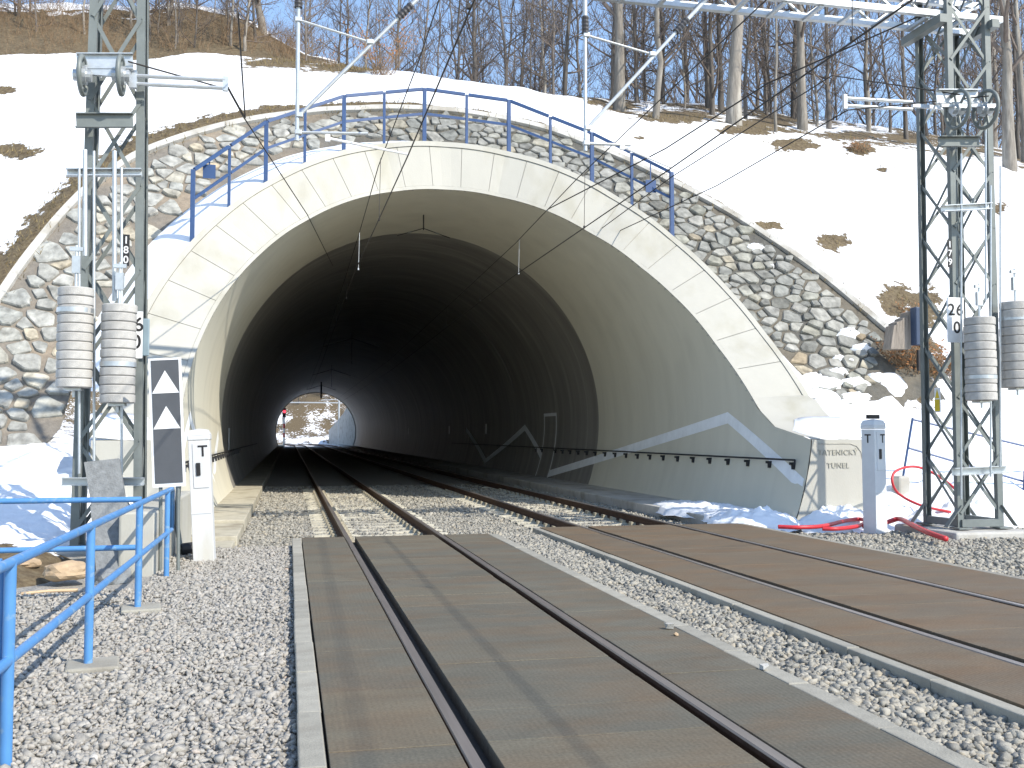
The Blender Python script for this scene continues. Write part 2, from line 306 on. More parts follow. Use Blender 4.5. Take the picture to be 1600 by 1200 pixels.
# bore in 12 m blocks with a recessed joint between them
ba = np.linspace(-PB, PB, 57)
y = YJ
while y < YE - 1:
    y2 = min(y + 11.74, YE)
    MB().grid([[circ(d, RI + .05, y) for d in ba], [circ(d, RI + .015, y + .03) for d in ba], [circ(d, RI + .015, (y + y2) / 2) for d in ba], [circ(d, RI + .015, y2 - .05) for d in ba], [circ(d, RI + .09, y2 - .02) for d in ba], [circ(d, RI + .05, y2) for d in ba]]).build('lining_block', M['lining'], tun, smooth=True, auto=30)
    y = y2
MB().grid([[circ(d, RI, YJ - .01) for d in ba], [circ(d, RI + .06, YJ + .02) for d in ba]]).build('joint_strip', M['concrete'], tun)
# facing panels
NP = 25; lo, hi = -87., 87.; stp = (hi - lo) / NP
for i in range(NP):
    a0 = lo + stp * i + .05; a1 = lo + stp * (i + 1) - .05
    dd = np.linspace(a0, a1, 4); qq = [.075, .35, .65, .91]
    mb = MB(); mb.grid([[ring(d, q) for d in dd] for q in qq])
    edge = [ring(d, qq[0]) for d in dd] + [ring(dd[-1], q) for q in qq[1:]] + [ring(d, qq[-1]) for d in dd[::-1][1:]] + [ring(dd[0], q) for q in qq[::-1][1:-1]]
    edge.append(edge[0]); mb.grid([edge, [p + Vector((0, .09, 0)) for p in edge]])
    mb.build('facing_panel', M['facing'], tun)
da = np.linspace(lo - 1, hi + 1, 120)
MB().grid([[ring(d, q, .035) for d in da] for q in (.03, .5, .96)]).build('ring_backing', M['facing'], tun)
def lip(q0, q1, name, out=.02):
    prof = [(q0, .12), (q0, -out), (q1, -out), (q1, .12)]
    MB().grid([[ring(d, q, b) for d in da] for q, b in prof]).build(name, M['facing'], tun, auto=30)
lip(.0, .07, 'inner_lip', .012); lip(.915, 1.02, 'outer_lip', .03)
# shell behind the ring
MB().grid([[ring(d, 1.0, .1) for d in da], [circ(d, RI + RT, 31.5) for d in da]]).build('outer_shell', M['concrete'], tun, smooth=True)
# wings that run out into the end pillars
def mir(p, s): return Vector((XC + (p[0] - XC) * s, p[1], p[2]))
def wall_x(z): return XC + math.sqrt(max(0, RI ** 2 - (z - ZC) ** 2))
inn = [ring(d, 0) for d in (86.5, 88, 89.5, 91, 92.3, 93.3, 94.1, 94.7, 95.15)]
oc = [ring(86.5, 1.0), (11.08, 19.7, 2.33), (11.09, 19.4, 2.10), (11.08, 19.1, 1.93), (11.06, 18.75, 1.80), (11.03, 18.4, 1.70), (11.0, 18.05, 1.62), (10.97, 17.8, 1.58), (10.95, 17.5, 1.555)]
for s in (1, -1):
    a = [mir(p, s) for p in inn]; b = [mir(Vector(p), s) for p in oc]
    rows = [[a[i].lerp(b[i], t) for t in (0, .06, .5, 1)] for i in range(len(a))]
    for r_ in rows[2:]: r_[2].z -= .04
    MB().grid(rows).build('wing', M['facing'], tun, smooth=True)
    zs = [-.4, 0, .5, 1.0, 1.3, a[-1].z - .004]
    fr = [(mir((wall_x(z) + .002, 17.5, z), s), mir((10.95, 17.5, z), s)) for z in zs]
    mb = MB(); mb.grid([[p, q] for p, q in fr])
    mb.grid([[q, Vector((q.x, 23, q.z))] for p, q in fr])
    fl = [mir(p, s) for p in oc]; mb.grid([[p, Vector((p.x, 23.5, p.z)), Vector((p.x, 23.5, -.4))] for p in fl])
    mb.build('end_pillar', M['facing'], tun)
# inscription on the pillar: raised rounded border and lettering
MAR = mat('inscription_paint', (.36, .35, .30), .8, var=.25, scale=25)
pc = Vector((10.30, 17.492, 1.06))
text_mesh('TATENICK\u00dd', .142, MAR, face_cam(pc + Vector((-.02, 0, .19))), tun, depth=.006)
text_mesh('TUNEL', .142, MAR, face_cam(pc + Vector((-.02, 0, -.06))), tun, depth=.006)
bp = [(-.42, .36), (.25, .36), (.38, .31), (.47, .2), (.5, .06)]
MB().tube([pc + Vector((x, .006, z)) for x, z in bp], .011, 5).build('border_line', MAR, tun)

# walkways, handrails, stripes and niche inside
def wallpt(Y, z, off=.0, s=1): return mir((wall_x(z) - off, Y, z), s)
for s in (1, -1):
    zig = [(17.6, .62), (21.3, 1.98), (27.6 + 2.2, .95), (36.3, .15), (41.5, 1.9), (49, .3), (56, 1.9)] if s == 1 else [(17.6, .62), (21.3, 1.95), (25.5, .5), (29.5, 1.6)]
    mb = MB()
    for (y0, z0), (y1, z1) in zip(zig, zig[1:]):
        r0 = []; r1 = []
        for k in range(13):
            t = k / 12; yy = lerp(y0, y1, t); zz = lerp(z0, z1, t)
            r0.append(wallpt(yy, zz + .13, .006, s)); r1.append(wallpt(yy, zz - .13, .006, s))
        mb.grid([r0, r1])
    mb.build('painted_stripe', mat('stripe_paint', (.80, .83, .85), .7, var=.1, scale=3), tun)
hr = MB(); hr.tube([wallpt(17.9, 1.02, .09), wallpt(17.9, 1.10, .1), wallpt(26, 1.10, .1), wallpt(37, 1.10, .1), wallpt(60, 1.1, .1)], .022, 6)
hr.build('handrail', M['darksteel'], tun)
hl = MB(); hl.tube([wallpt(17.9, 1.02, .09, -1), wallpt(17.9, 1.10, .1, -1), wallpt(60, 1.10, .1, -1)], .022, 6); hl.build('handrail', M['darksteel'], tun)
for s in (1, -1):
    for k in range(22):
        yy = 18.05 + k * 1.0
        if 36.2 < yy < 37.8 and s == 1: continue
        MB().box(wallpt(yy, 1.03, .06, s), (.12, .05, .05)).box(wallpt(yy, .985, .035, s), (.06, .06, .14)).build('bracket', M['darksteel'], tun)
# refuge niche with white-painted frame
fm = mat('niche_paint', (.8, .82, .82), .7, var=.1)
for yy in (36.3, 38.1):
    MB().grid([[wallpt(yy - .06, z, .02) for z in np.linspace(.0, 2.3, 8)], [wallpt(yy + .06, z, .02) for z in np.linspace(.0, 2.3, 8)]]).build('niche_frame', fm, tun)
MB().grid([[wallpt(36.24, 2.42, .02), wallpt(38.16, 2.42, .02)], [wallpt(36.24, 2.3, .02), wallpt(38.16, 2.3, .02)]]).build('niche_frame', fm, tun)
MB().grid([[wallpt(36.36, z, .012) for z in np.linspace(0, 2.3, 8)], [wallpt(38.04, z, .012) for z in np.linspace(0, 2.3, 8)]]).build('niche_door', M['lining'], tun)
for yy in (50, 62, 84, 110):
    MB().box(wallpt(yy, 1.9, .03), (.03, .14, .5)).build('marker_plate', M['white'], tun)
MB().box(wallpt(33.6, 1.25, .03, -1), (.04, .16, 1.1)).build('marker_plate', mat('grey_marker', (.3, .32, .34), .6), tun)

# ================================================================== GROUND, WALKWAYS, TRACKS
struct(MB().grid([[(-400, -60, -.55), (-400, 700, -.55)], [(400, -60, -.55), (400, 700, -.55)]]).build('ground', M['gravel_base']))
def ghz(x, y):
    z = -.10
    if y > 15.6: z = lerp(-.10, -.235, min(1, (y - 15.6) / .5))
    if 3.3 < x < 4.15 and y < 16.6: z = -.09
    if y < 15.9 and (.5 < x < 2.85 or 4.5 < x < 7.6): z = -.25          # hollow under the decks
    return z + .025 * fbm(x * 1.3, y * 1.3)
gx = np.linspace(-9, 18, 130); gy = np.concatenate([np.linspace(-6, 15, 90), np.linspace(15.2, 35, 60)])
struct(MB().grid([[(x, yy, ghz(x, yy)) for x in gx] for yy in gy]).build('gravel_bed', M['gravel_base'], smooth=True))
struct(MB().grid([[(-2.2, 34.9, -.24), (-2.2, 176, -.24)], [(10, 34.9, -.24), (10, 176, -.24)]]).build('tunnel_floor', M['gravel_base']))
# walkways along the walls
struct(MB().box((9.3, 97.5, -.18), (2.6, 159, .36)).build('walkway', M['concrete'], bevel=.02), 'right-hand concrete walkway in the tunnel')
lw = MB()
lw.box((-1.75, 97.5, -.19), (1.9, 155.6, .36)); lw.box((-1.77, 18.45, -.24), (1.92, 2.46, .34)); lw.box((-1.75, 16.55, -.30), (1.8, 1.36, .32))
struct(lw.build('stepped_walkway', M['walk'], bevel=.02), 'stepped concrete walkway at the left tunnel wall')

RAILS = (.905, 2.385, 4.985, 6.72)             # centre lines of the four rail heads
HW = .036
def rail_profile(xc):
    p = [(-.036, -.012), (-.030, 0), (.030, 0), (.036, -.012), (.034, -.04), (.010, -.052), (.009, -.13), (.07, -.155), (.07, -.172), (-.07, -.172), (-.07, -.155), (-.009, -.13), (-.010, -.052), (-.034, -.04)]
    return [(xc + a, b) for a, b in p]
def make_track(xl, xr, label, grp):
    t = thing('railway_track', label, 'track', ((xl + xr) / 2, 16, -.2), grp)
    for xc in (xl, xr):
        pr = rail_profile(xc); mb = MB(); n = len(pr)
        ys = [-4, 16, 60, 152, 156, 161, 167, 174, 182, 192]
        for j in range(n):
            a = pr[j]; b = pr[(j + 1) % n]
            # beyond the mouth the line bends left
            def X(x, yy): return x - max(0, yy - 152) ** 2 * .0032
            mb.grid([[(X(a[0], yy), yy, a[1] + .0) for yy in ys], [(X(b[0], yy), yy, b[1]) for yy in ys]], mi=1 if j in (0, 1, 2) else 0)
        mb.build('rail', [M['rust'], M['railtop']], t)
    first = None; xc = (xl + xr) / 2
    for k in range(30):
        yy = 16.45 + .6 * k
        if first is None:
            mb = MB(); hw = (xr - xl) / 2
            pts = [(-hw - .45, -.19), (-hw - .12, -.175), (-hw + .12, -.175), (-hw + .35, -.21), (hw - .35, -.21), (hw - .12, -.175), (hw + .12, -.175), (hw + .45, -.19)]
            mb.grid([[(xc + a, yy - .13, -.4) for a, b in pts], [(xc + a, yy - .10, b) for a, b in pts], [(xc + a, yy + .10, b) for a, b in pts], [(xc + a, yy + .13, -.4) for a, b in pts]])
            first = mb.build('sleeper', M['sleeper'], t); cl = []
            for x in (xl, xr):
                for s in (-1, 1):
                    c = MB(); c.box((x + s * .125, yy, -.155), (.09, .15, .05)); c.tube([(x + s * .09, yy - .06, -.14), (x + s * .16, yy - .06, -.115), (x + s * .16, yy + .06, -.115), (x + s * .09, yy + .06, -.14)], .012, 5)
                    cl.append(c.build('rail_clip', M['clip'], first))
            continue
        c = copy_child(first, t); c.location = (0, .6 * k, 0)
        if k < 26:
            for q in cl: copy_child(q, c)
    return t
t1 = make_track(RAILS[0], RAILS[1], 'railway track running straight through the left half of the tunnel', 'tracks through the tunnel')
t2 = make_track(RAILS[2], RAILS[3], 'railway track along the right-hand tunnel wall with the handrail', 'tracks through the tunnel')

# level crossing decks
def deck(x_k0, x_rl, x_rr, x_k1, yend, label, kerb0, kerb1):
    t = thing('crossing_deck', label, 'crossing deck', ((x_rl + x_rr) / 2, 8, -.1), 'rubber decks between the rails')
    strips = [(x_k0 + .012, x_rl - HW - .014), (x_rl + HW + .085, x_rr - HW - .085), (x_rr + HW + .014, x_k1 - .012)]
    for si, (a, b) in enumerate(strips):
        pl = .6 if si == 1 else 1.2
        n = int((yend + 3) / pl); base = None
        for k in range(n):
            y1 = yend - k * pl; y0 = y1 - pl + .006
            if base is None:
                mb = MB(); mb.box(((a + b) / 2, (y0 + y1) / 2, -.075), (b - a, y1 - y0, .15)); base = mb.build('panel', M['panel'], t, bevel=.003)
                c = base
            else:
                c = copy_child(base, t); c.location = (0, -k * pl, random.uniform(-.003, .002))
    for xk, wk in (kerb0, kerb1):
        base = None
        for k in range(20):
            y1 = yend - k * 1.0
            if base is None: base = MB().box((xk, y1 - .497, -.13), (wk, .994, .25)).build('kerb', M['kerb'], t, bevel=.01)
            else:
                c = copy_child(base, t); c.location = (random.uniform(-.004, .004), -k * 1.0, random.uniform(-.004, .003))
    # black fill beside the rails: shade of the flangeway gap put into its colour
    for x, s in ((x_rl, 1), (x_rr, -1)):
        MB().box((x + s * (HW + .04), yend / 2 - 1.5, -.115), (.085, yend + 3, .05)).build('flangeway_shade_fill', M['black'], t)
deck(.20, RAILS[0], RAILS[1], 3.15, 16.0, 'grey-brown rubber level crossing deck on the track beside the white telephone post', (.13, .135), (3.225, .145))
deck(4.22, RAILS[2], RAILS[3], 7.92, 16.9, 'rust-brown rubber level crossing deck on the track nearer the red conduit', (4.16, .11), (7.99, .12))

# ---------------- ballast stones (real little rocks, one mesh per bed)
def rock_base(k):
    """angular chip: a cut-up box or icosahedron, 12-20 triangles"""
    rs = np.random.RandomState(k + 40); bm = bmesh.new()
    if k % 2: bmesh.ops.create_cube(bm, size=1.5); bmesh.ops.triangulate(bm, faces=bm.faces)
    else: bmesh.ops.create_icosphere(bm, subdivisions=1, radius=1.05) if False else bmesh.ops.create_icosphere(bm, subdivisions=0 or 1, radius=1.05)
    if not k % 2 and len(bm.verts) > 12: bm.clear(); bmesh.ops.create_cone(bm, segments=5, radius1=1.0, radius2=.75, depth=1.5, cap_ends=True); bmesh.ops.triangulate(bm, faces=bm.faces)
    v = np.array([p.co[:] for p in bm.verts]); f = np.array([[q.index for q in p.verts] for p in bm.faces]); bm.free()
    v = v * (1 + rs.uniform(-.3, .3, (len(v), 3)))
    for _ in range(3):
        n = rs.normal(size=3); n /= np.linalg.norm(n); d = v @ n; c = rs.uniform(.5, .8); over = d > c; v[over] -= np.outer(d[over] - c, n)
    return v, f
ROCK = [rock_base(k) for k in range(7)]
def ballast(name, pts, size, mat_, parent_label):
    n = len(pts); V = []; Fc = []; T = []; off = 0
    kinds = np.random.randint(0, 7, n)
    for k in range(7):
        idx = np.where(kinds == k)[0]; m = len(idx)
        if not m: continue
        v, f = ROCK[k]
        q = np.random.normal(size=(m, 4)); q /= np.linalg.norm(q, axis=1)[:, None]; a, b, c, d = q.T
        Rm = np.stack([np.stack([1 - 2 * (c * c + d * d), 2 * (b * c - a * d), 2 * (b * d + a * c)], -1), np.stack([2 * (b * c + a * d), 1 - 2 * (b * b + d * d), 2 * (c * d - a * b)], -1), np.stack([2 * (b * d - a * c), 2 * (c * d + a * b), 1 - 2 * (b * b + c * c)], -1)], 1)
        s = size[idx][:, None, None] * np.random.uniform(.38, 1.7, (m, 1, 3)); loc = (v[None] * s) @ Rm.transpose(0, 2, 1)
        loc[:, :, 2] *= .8
        loc += pts[idx][:, None, :]
        V.append(loc.reshape(-1, 3)); Fc.append((f[None] + (np.arange(m) * len(v))[:, None, None] + off).reshape(-1, 3)); T.append(np.repeat(np.random.beta(1.4, 1.6, m), len(v))); off += m * len(v)
    V = np.concatenate(V).astype(np.float32); Fc = np.concatenate(Fc).astype(np.int32); T = np.concatenate(T).astype(np.float32)
    me = bpy.data.meshes.new(name); me.vertices.add(len(V)); me.vertices.foreach_set('co', V.ravel()); me.loops.add(Fc.size); me.loops.foreach_set('vertex_index', Fc.ravel())
    me.polygons.add(len(Fc)); me.polygons.foreach_set('loop_start', np.arange(0, Fc.size, 3, dtype=np.int32)); me.update(calc_edges=True)
    at = me.attributes.new('tone', 'FLOAT', 'POINT'); at.data.foreach_set('value', T); me.materials.append(mat_); me.validate()
    o = bpy.data.objects.new(name, me); COL.objects.link(o); WM[o] = Matrix(); o['kind'] = 'stuff'; tag(o, parent_label, 'gravel'); return o
def scatter(x0, x1, y0, y1, dens, ok=None, zoff=.0):
    n = int((x1 - x0) * (y1 - y0) * dens); X = np.random.uniform(x0, x1, n); Y = np.random.uniform(y0, y1, n)
    k = np.ones(n, bool)
    if ok is not None: k = ok(X, Y)
    X = X[k]; Y = Y[k]
    Z = np.array([ghz(a, b) for a, b in zip(X, Y)]) + np.random.uniform(-.012, .022, len(X)) + zoff
    return np.stack([X, Y, Z], 1)
def vis(X, Y): return (X > -.62 * (Y + 1.0) * .82 - .4)          # nothing far outside the left edge
A = np.concatenate([scatter(-3.6, .055, 2.6, 9, 1650, vis), scatter(-3.2, .055, 9, 16.1, 1300, lambda X, Y: (X > -1.55) | (Y < 11.6))])
sz = np.random.uniform(.011, .025, len(A)) * np.where(np.random.rand(len(A)) < .06, 1.5, 1); ballast('gravel', A, sz, M['gravel'], 'grey crushed stone beside the blue railing')
def bed(X, Y):
    k = np.ones(len(X), bool)
    for r in RAILS: k &= np.abs(X - r) > .085
    # sleepers stay partly clear
    ph = ((Y - 16.45 + .3) % .6) - .3
    for a, b in ((RAILS[0], RAILS[1]), (RAILS[2], RAILS[3])):
        on = (X > a - .5) & (X < b + .5) & (np.abs(ph) < .11); mid = (X > a + .5) & (X < b - .5)
        k &= ~(on & ~(mid & (np.random.rand(len(X)) < .55)))
    return k
B = np.concatenate([scatter(3.31, 4.09, 1.5, 16.4, 1400), scatter(-.78, 8.0, 16.05, 22, 480, bed), scatter(-.78, 8.0, 22, 36, 200, bed)])
sz = np.random.uniform(.015, .034, len(B)) * np.where(B[:, 1] > 22, 1.35, 1.); ballast('track_ballast', B, sz, M['gravel_warm'], 'yellowish track ballast between the rails and decks')
Dp = np.concatenate([scatter(8.06, 14, 8.5, 17.3, 480), scatter(8.06, 14, 4.5, 8.5, 260), scatter(14, 18, 6, 15.5, 220), scatter(-6.2, -3.6, 4, 11, 260)])
ballast('ballast_shoulder', Dp, np.random.uniform(.018, .036, len(Dp)), M['gravel_warm'], 'ballast strip below the tall lattice mast with the wheels')
# loose stones lying on the deck
for (u, v), r, lb in (((1047, 983), .05, 'pale loose stone lying on the deck with a dark pebble beside it'), ((1056, 994), .028, 'small dark pebble beside a pale stone on the deck'), ((1195, 1046), .035, 'pale loose stone lying alone at the edge of the deck kerb')):
    p = atZ(u, v, .0); bmv, bf = ROCK[int(r * 100) % 7]; mb = MB(); mb.add([p + Vector((a * r, b * r * .8, max(0, c * .6 + .45) * r)) for a, b, c in bmv], [tuple(q) for q in bf])
    tag(mb.build('loose_stone', M['boulder'] if r < .03 else M['concrete']), lb, 'stone')

# ================================================================== STONE REVETMENT, LEDGE, HILL
KY0, KS = 19.4, .84                              # pitched slope: Y = KY0 + KS * Z
SL = math.sqrt(1 + KS * KS); SN = Vector((0, -1, KS)) / SL * 1.0; SN.normalize()
def slope_px(u, v): r = ray(u, v); return CC + r * ((KY0 + KS * H) / (r.y - KS * r.z))
def slope_xz(x, z): return Vector((x, KY0 + KS * z, z))
cop_px = [(0, 470), (60, 385), (130, 305), (215, 245), (330, 205), (440, 184), (560, 174), (650, 173), (760, 184), (860, 206), (930, 233), (1040, 283), (1120, 324), (1200, 374), (1280, 430), (1340, 480), (1388, 520)]
cop = [slope_px(*p) for p in cop_px]
_cp = [math.degrees(math.atan2(p.x - XC, p.z - ZC)) for p in cop]; _cr = [math.hypot(p.x - XC, p.z - ZC) for p in cop]
_cp = [-100, -92, -85] + _cp + [82, 87, 91]; _cr = [12.3, 11.6, 10.9] + _cr + [10.75, 9.9, 8.6]
def rco(d): return interp(d, _cp, _cr)
def rin(d): return interp(d, [-100, -98, -96, -92, -85, -60, -30, 0, 40, 70, 80, 84, 91], [9.4, 9.05, 8.6, 8.2, 8.15, 8.1, 7.95, 7.58, 7.42, 7.45, 7.9, 8.12, 8.2])
def pol(d, r): a = rad(d); return slope_xz(XC + r * math.sin(a), ZC + r * math.cos(a))
ga = np.linspace(-100, 90.5, 220)
rev = thing('stone_revetment', 'rubble stone pitching in mortar around the tunnel arch', 'stone wall', (XC, 25, 6))
rows = []
for k in range(13):
    rows.append([pol(d, lerp(rin(d), max(rco(d), 11.6) if d > 78.5 else rco(d), k / 12)) + SN * (.02 * fbm(d * .3, k * .9, 3)) for d in ga])
MB().grid(rows).build('mortar_bed', M['mortar'], rev, smooth=True)
# seeds
rng = random.Random(11); seeds = []
def inside(x, z, m0=.06, m1=.08):
    d = math.degrees(math.atan2(x - XC, z - ZC)); r = math.hypot(x - XC, z - ZC)
    return -99 < d < 89.5 and rin(d) + m0 < r < rco(d) - m1 and z > .45
tries = 0
while tries < 40000:
    tries += 1
    x = rng.uniform(-8.2, 15.2); z = rng.uniform(.4, 11.3)
    if not inside(x, z): continue
    big = interp(x, [-6, -2.5, 0, 12], [.44, .37, .33, .33]); s = z * SL
    rr = big * rng.choice((.6, .75, .9, 1.0, 1.15, 1.35))
    if all((x - a) ** 2 + (s - b) ** 2 > ((rr + c) * .5) ** 2 for a, b, c in seeds if abs(x - a) < 1): seeds.append((x, s, rr))
def clip(poly, nx, ny, c):
    out = []
    for i in range(len(poly)):
        p = poly[i]; q = poly[(i + 1) % len(poly)]; dp = p[0] * nx + p[1] * ny - c; dq = q[0] * nx + q[1] * ny - c
        if dp <= 0: out.append(p)
        if dp * dq < 0: t = dp / (dp - dq); out.append((p[0] + (q[0] - p[0]) * t, p[1] + (q[1] - p[1]) * t))
    return out
stones = []
for i, (x, s, rr) in enumerate(seeds):
    al = rad(interp(x, [-4.5, -2, 0, 9, 14], [-32, -20, 0, 0, 8])); ca, sa = math.cos(al), math.sin(al); an = 1.38
    T = lambda px, ps: ((px * ca + ps * sa) / an, (-px * sa + ps * ca) * 1.0)
    poly = [(-.6, -.5), (.6, -.5), (.6, .5), (-.6, .5)]; poly = [T(*p) for p in poly]
    for a, b, c in seeds:
        if (a, b) == (x, s) or abs(a - x) > 1.3 or abs(b - s) > 1.3: continue
        n = T(a - x, b - s); L2 = n[0] ** 2 + n[1] ** 2; poly = clip(poly, n[0], n[1], L2 * .5 * rr * 2 / (rr + c))
        if len(poly) < 3: break
    if len(poly) < 3: continue
    # round the corners, shrink for the mortar joint
    def chaikin(P): return [q for i in range(len(P)) for q in ((P[i][0] * .88 + P[(i + 1) % len(P)][0] * .12, P[i][1] * .88 + P[(i + 1) % len(P)][1] * .12), (P[i][0] * .12 + P[(i + 1) % len(P)][0] * .88, P[i][1] * .12 + P[(i + 1) % len(P)][1] * .88))]
    inv = lambda p: (p[0] * an * ca - p[1] * sa, p[0] * an * sa + p[1] * ca)
    # merge very short edges
    P = [poly[0]]
    for p in poly[1:]:
        if math.hypot(p[0] - P[-1][0], p[1] - P[-1][1]) > .05: P.append(p)
    if len(P) < 3: continue
    P = chaikin(P); cx = sum(p[0] for p in P) / len(P); cy = sum(p[1] for p in P) / len(P)
    sh = rng.uniform(.82, .93); P = [inv((cx + (p[0] - cx) * sh * rng.uniform(.9, 1.07), cy + (p[1] - cy) * sh * rng.uniform(.93, 1.05))) for p in P]
    P = [(x + p[0], s + p[1]) for p in P]; cx = sum(p[0] for p in P) / len(P); cy = sum(p[1] for p in P) / len(P)
    if not inside(cx, cy / SL, .06, .08): continue
    def pull(q):
        for k_ in range(9):
            f = 1 - k_ * .1; e = (cx + (q[0] - cx) * f, cy + (q[1] - cy) * f)
            if inside(e[0], e[1] / SL, .0, .02): return e
        return None
    P = [pull(q) for q in P]
    if any(q is None for q in P): continue
    h = rng.uniform(.035, .085); mb = MB()
    tx = rng.uniform(-.12, .12); ty = rng.uniform(-.12, .12)
    def R3(p, hh, k): return slope_xz(cx + (p[0] - cx) * k, (cy + (p[1] - cy) * k) / SL) + SN * (hh + (tx * (p[0] - cx) + ty * (p[1] - cy)) * (hh > .03))
    ringz = [[R3(p, -.04, 1.0) for p in P], [R3(p, h * .62, .97) for p in P], [R3(p, h, .88 + rng.uniform(-.04, .05)) for p in P]]
    mb.grid(ringz, closed=True); n = len(P); o = len(mb.v); mb.v.append(R3((cx, cy), h * 1.03, 0))
    mb.f += [(o - n + j, o - n + (j + 1) % n, o) for j in range(n)]; mb.m += [0] * n
    us = [proj(slope_xz(p[0], p[1] / SL)) for p in P]
    area = abs(sum(us[j][0] * us[(j + 1) % n][1] - us[(j + 1) % n][0] * us[j][1] for j in range(n))) / 2
    u0 = sum(p[0] for p in us) / n
    stones.append((area if -20 < u0 < 1620 else area * .01, mb, cx))
stones.sort(key=lambda q: -q[0])
rest = MB()
for k, (a, mb, cx) in enumerate(stones):
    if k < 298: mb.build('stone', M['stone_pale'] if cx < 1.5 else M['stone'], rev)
    else: rest.add(mb.v, mb.f)
if rest.v:
    o = rest.build('small_stones', M['stone'], rev); o['kind'] = 'stuff'
print('stones', len(stones))
# coping along the top edge
cps = [pol(d, rco(d)) for d in np.linspace(-98, 80, 160)]
cpm = MB(); prof = [(-.07, -.05), (-.07, .10), (.10, .13), (.10, -.05)]
rw = []
for i, p in enumerate(cps):
    t = (cps[min(i + 1, len(cps) - 1)] - cps[max(i - 1, 0)]).normalized(); n = t.cross(SN).normalized()
    if n.z < 0 and abs(p.x - XC) < 6: n = -n
    if (p - Vector((XC, p.y, ZC))).dot(n) < 0: n = -n
    rw.append([p + n * a + SN * b for a, b in prof])
cpm.grid(rw); cpm.build('coping', M['concrete'], rev)

# snow-covered ledge between ring and pitching
lrow = []
for k in range(6):
    t = k / 5
    lrow.append([ring(d, 1.0, .12).lerp(pol(d, rin(d) + .06), t) + Vector((0, 0, 0)) + Vector((math.sin(rad(d)), 0, math.cos(rad(d)))) * (.06 * math.sin(t * math.pi) + (.03 * fbm(d * .25, t * 2) if 0 < t < 1 else 0)) for d in np.linspace(-87, 87, 150)])
struct(MB().grid(lrow).build('snow_ledge', M['snow_plain'], smooth=True))

# ---------------- hill
def tab(u, pts): return interp(u, [p[0] for p in pts], [p[1] for p in pts])
VM = [(-900, 70), (-400, 80), (0, 90), (110, 85), (215, 98), (300, 84), (450, 96), (620, 112), (800, 137), (900, 152), (960, 178), (1100, 192), (1200, 203), (1300, 218), (1450, 238), (1600, 266), (2000, 330), (2600, 400)]
VT = [(-900, -60), (-400, -30), (0, 6), (100, 8), (200, 12), (300, 8), (380, 26), (430, 58), (480, 86), (560, 106), (620, 120), (800, 146), (900, 150), (960, 152), (1100, 162), (1250, 182), (1400, 203), (1600, 238), (2000, 310), (2600, 390)]
hin = [(p, u) for p, u in zip([(-30, 13, -.5), (-18, 15.5, -.4), (-12, 18.5, .3)], (-900, -600, -380))]
for d, u in zip([-98, -92, -85], (-230, -130, -60)): hin.append((pol(d, rco(d)), u))
for i, p in enumerate(cop): hin.append((p, interp(p.x, [-6, -3, 0, 3.5, 7, 11, 15], [20, 200, 420, 620, 770, 930, 1100])))
hin += [((15.25, 22.3, 3.4), 1130), ((15.6, 21.6, 2.5), 1180), ((16.6, 20.8, 1.7), 1250), ((18.5, 19.8, 1.1), 1380), ((22, 18.5, .6), 1600), ((30, 16, .0), 2000), ((46, 12, -.5), 2600)]
# resample by length
P3 = [Vector(a) for a, b in hin]; acc = [0]
for a, b in zip(P3, P3[1:]): acc.append(acc[-1] + (b - a).length)
NS = 420; ss = np.linspace(0, acc[-1], NS)
ip = [Vector((interp(s, acc, [p.x for p in P3]), interp(s, acc, [p.y for p in P3]), interp(s, acc, [p.z for p in P3]))) for s in ss]
iu = [interp(s, acc, [b for a, b in hin]) for s in ss]
patches = [(1200, 352, 30, 7), (22, 236, 46, 13), (5, 141, 22, 7), (440, 98, 70, 9), (540, 106, 70, 9), (1345, 232, 24, 12), (1300, 378, 26, 15), (1380, 265, 10, 5), (1400, 470, 34, 26), (1440, 480, 30, 34), (1435, 565, 45, 36), (1170, 203, 50, 9), (1060, 182, 70, 11), (1240, 226, 46, 10), (970, 166, 36, 8), (1420, 216, 60, 10), (1560, 325, 14, 10), (1000, 215, 10, 3), (930, 160, 20, 4), (1210, 190, 50, 10), (1500, 238, 40, 8), (1330, 212, 60, 8)]
TS = [-1, 0, .004, .02, .035, .05, .065, .08, .1] + list(np.linspace(.125, 1, 46)) + list(np.linspace(1.06, 2, 18)) + [2.3, 2.8, 3.4]
rows = []; bare = []
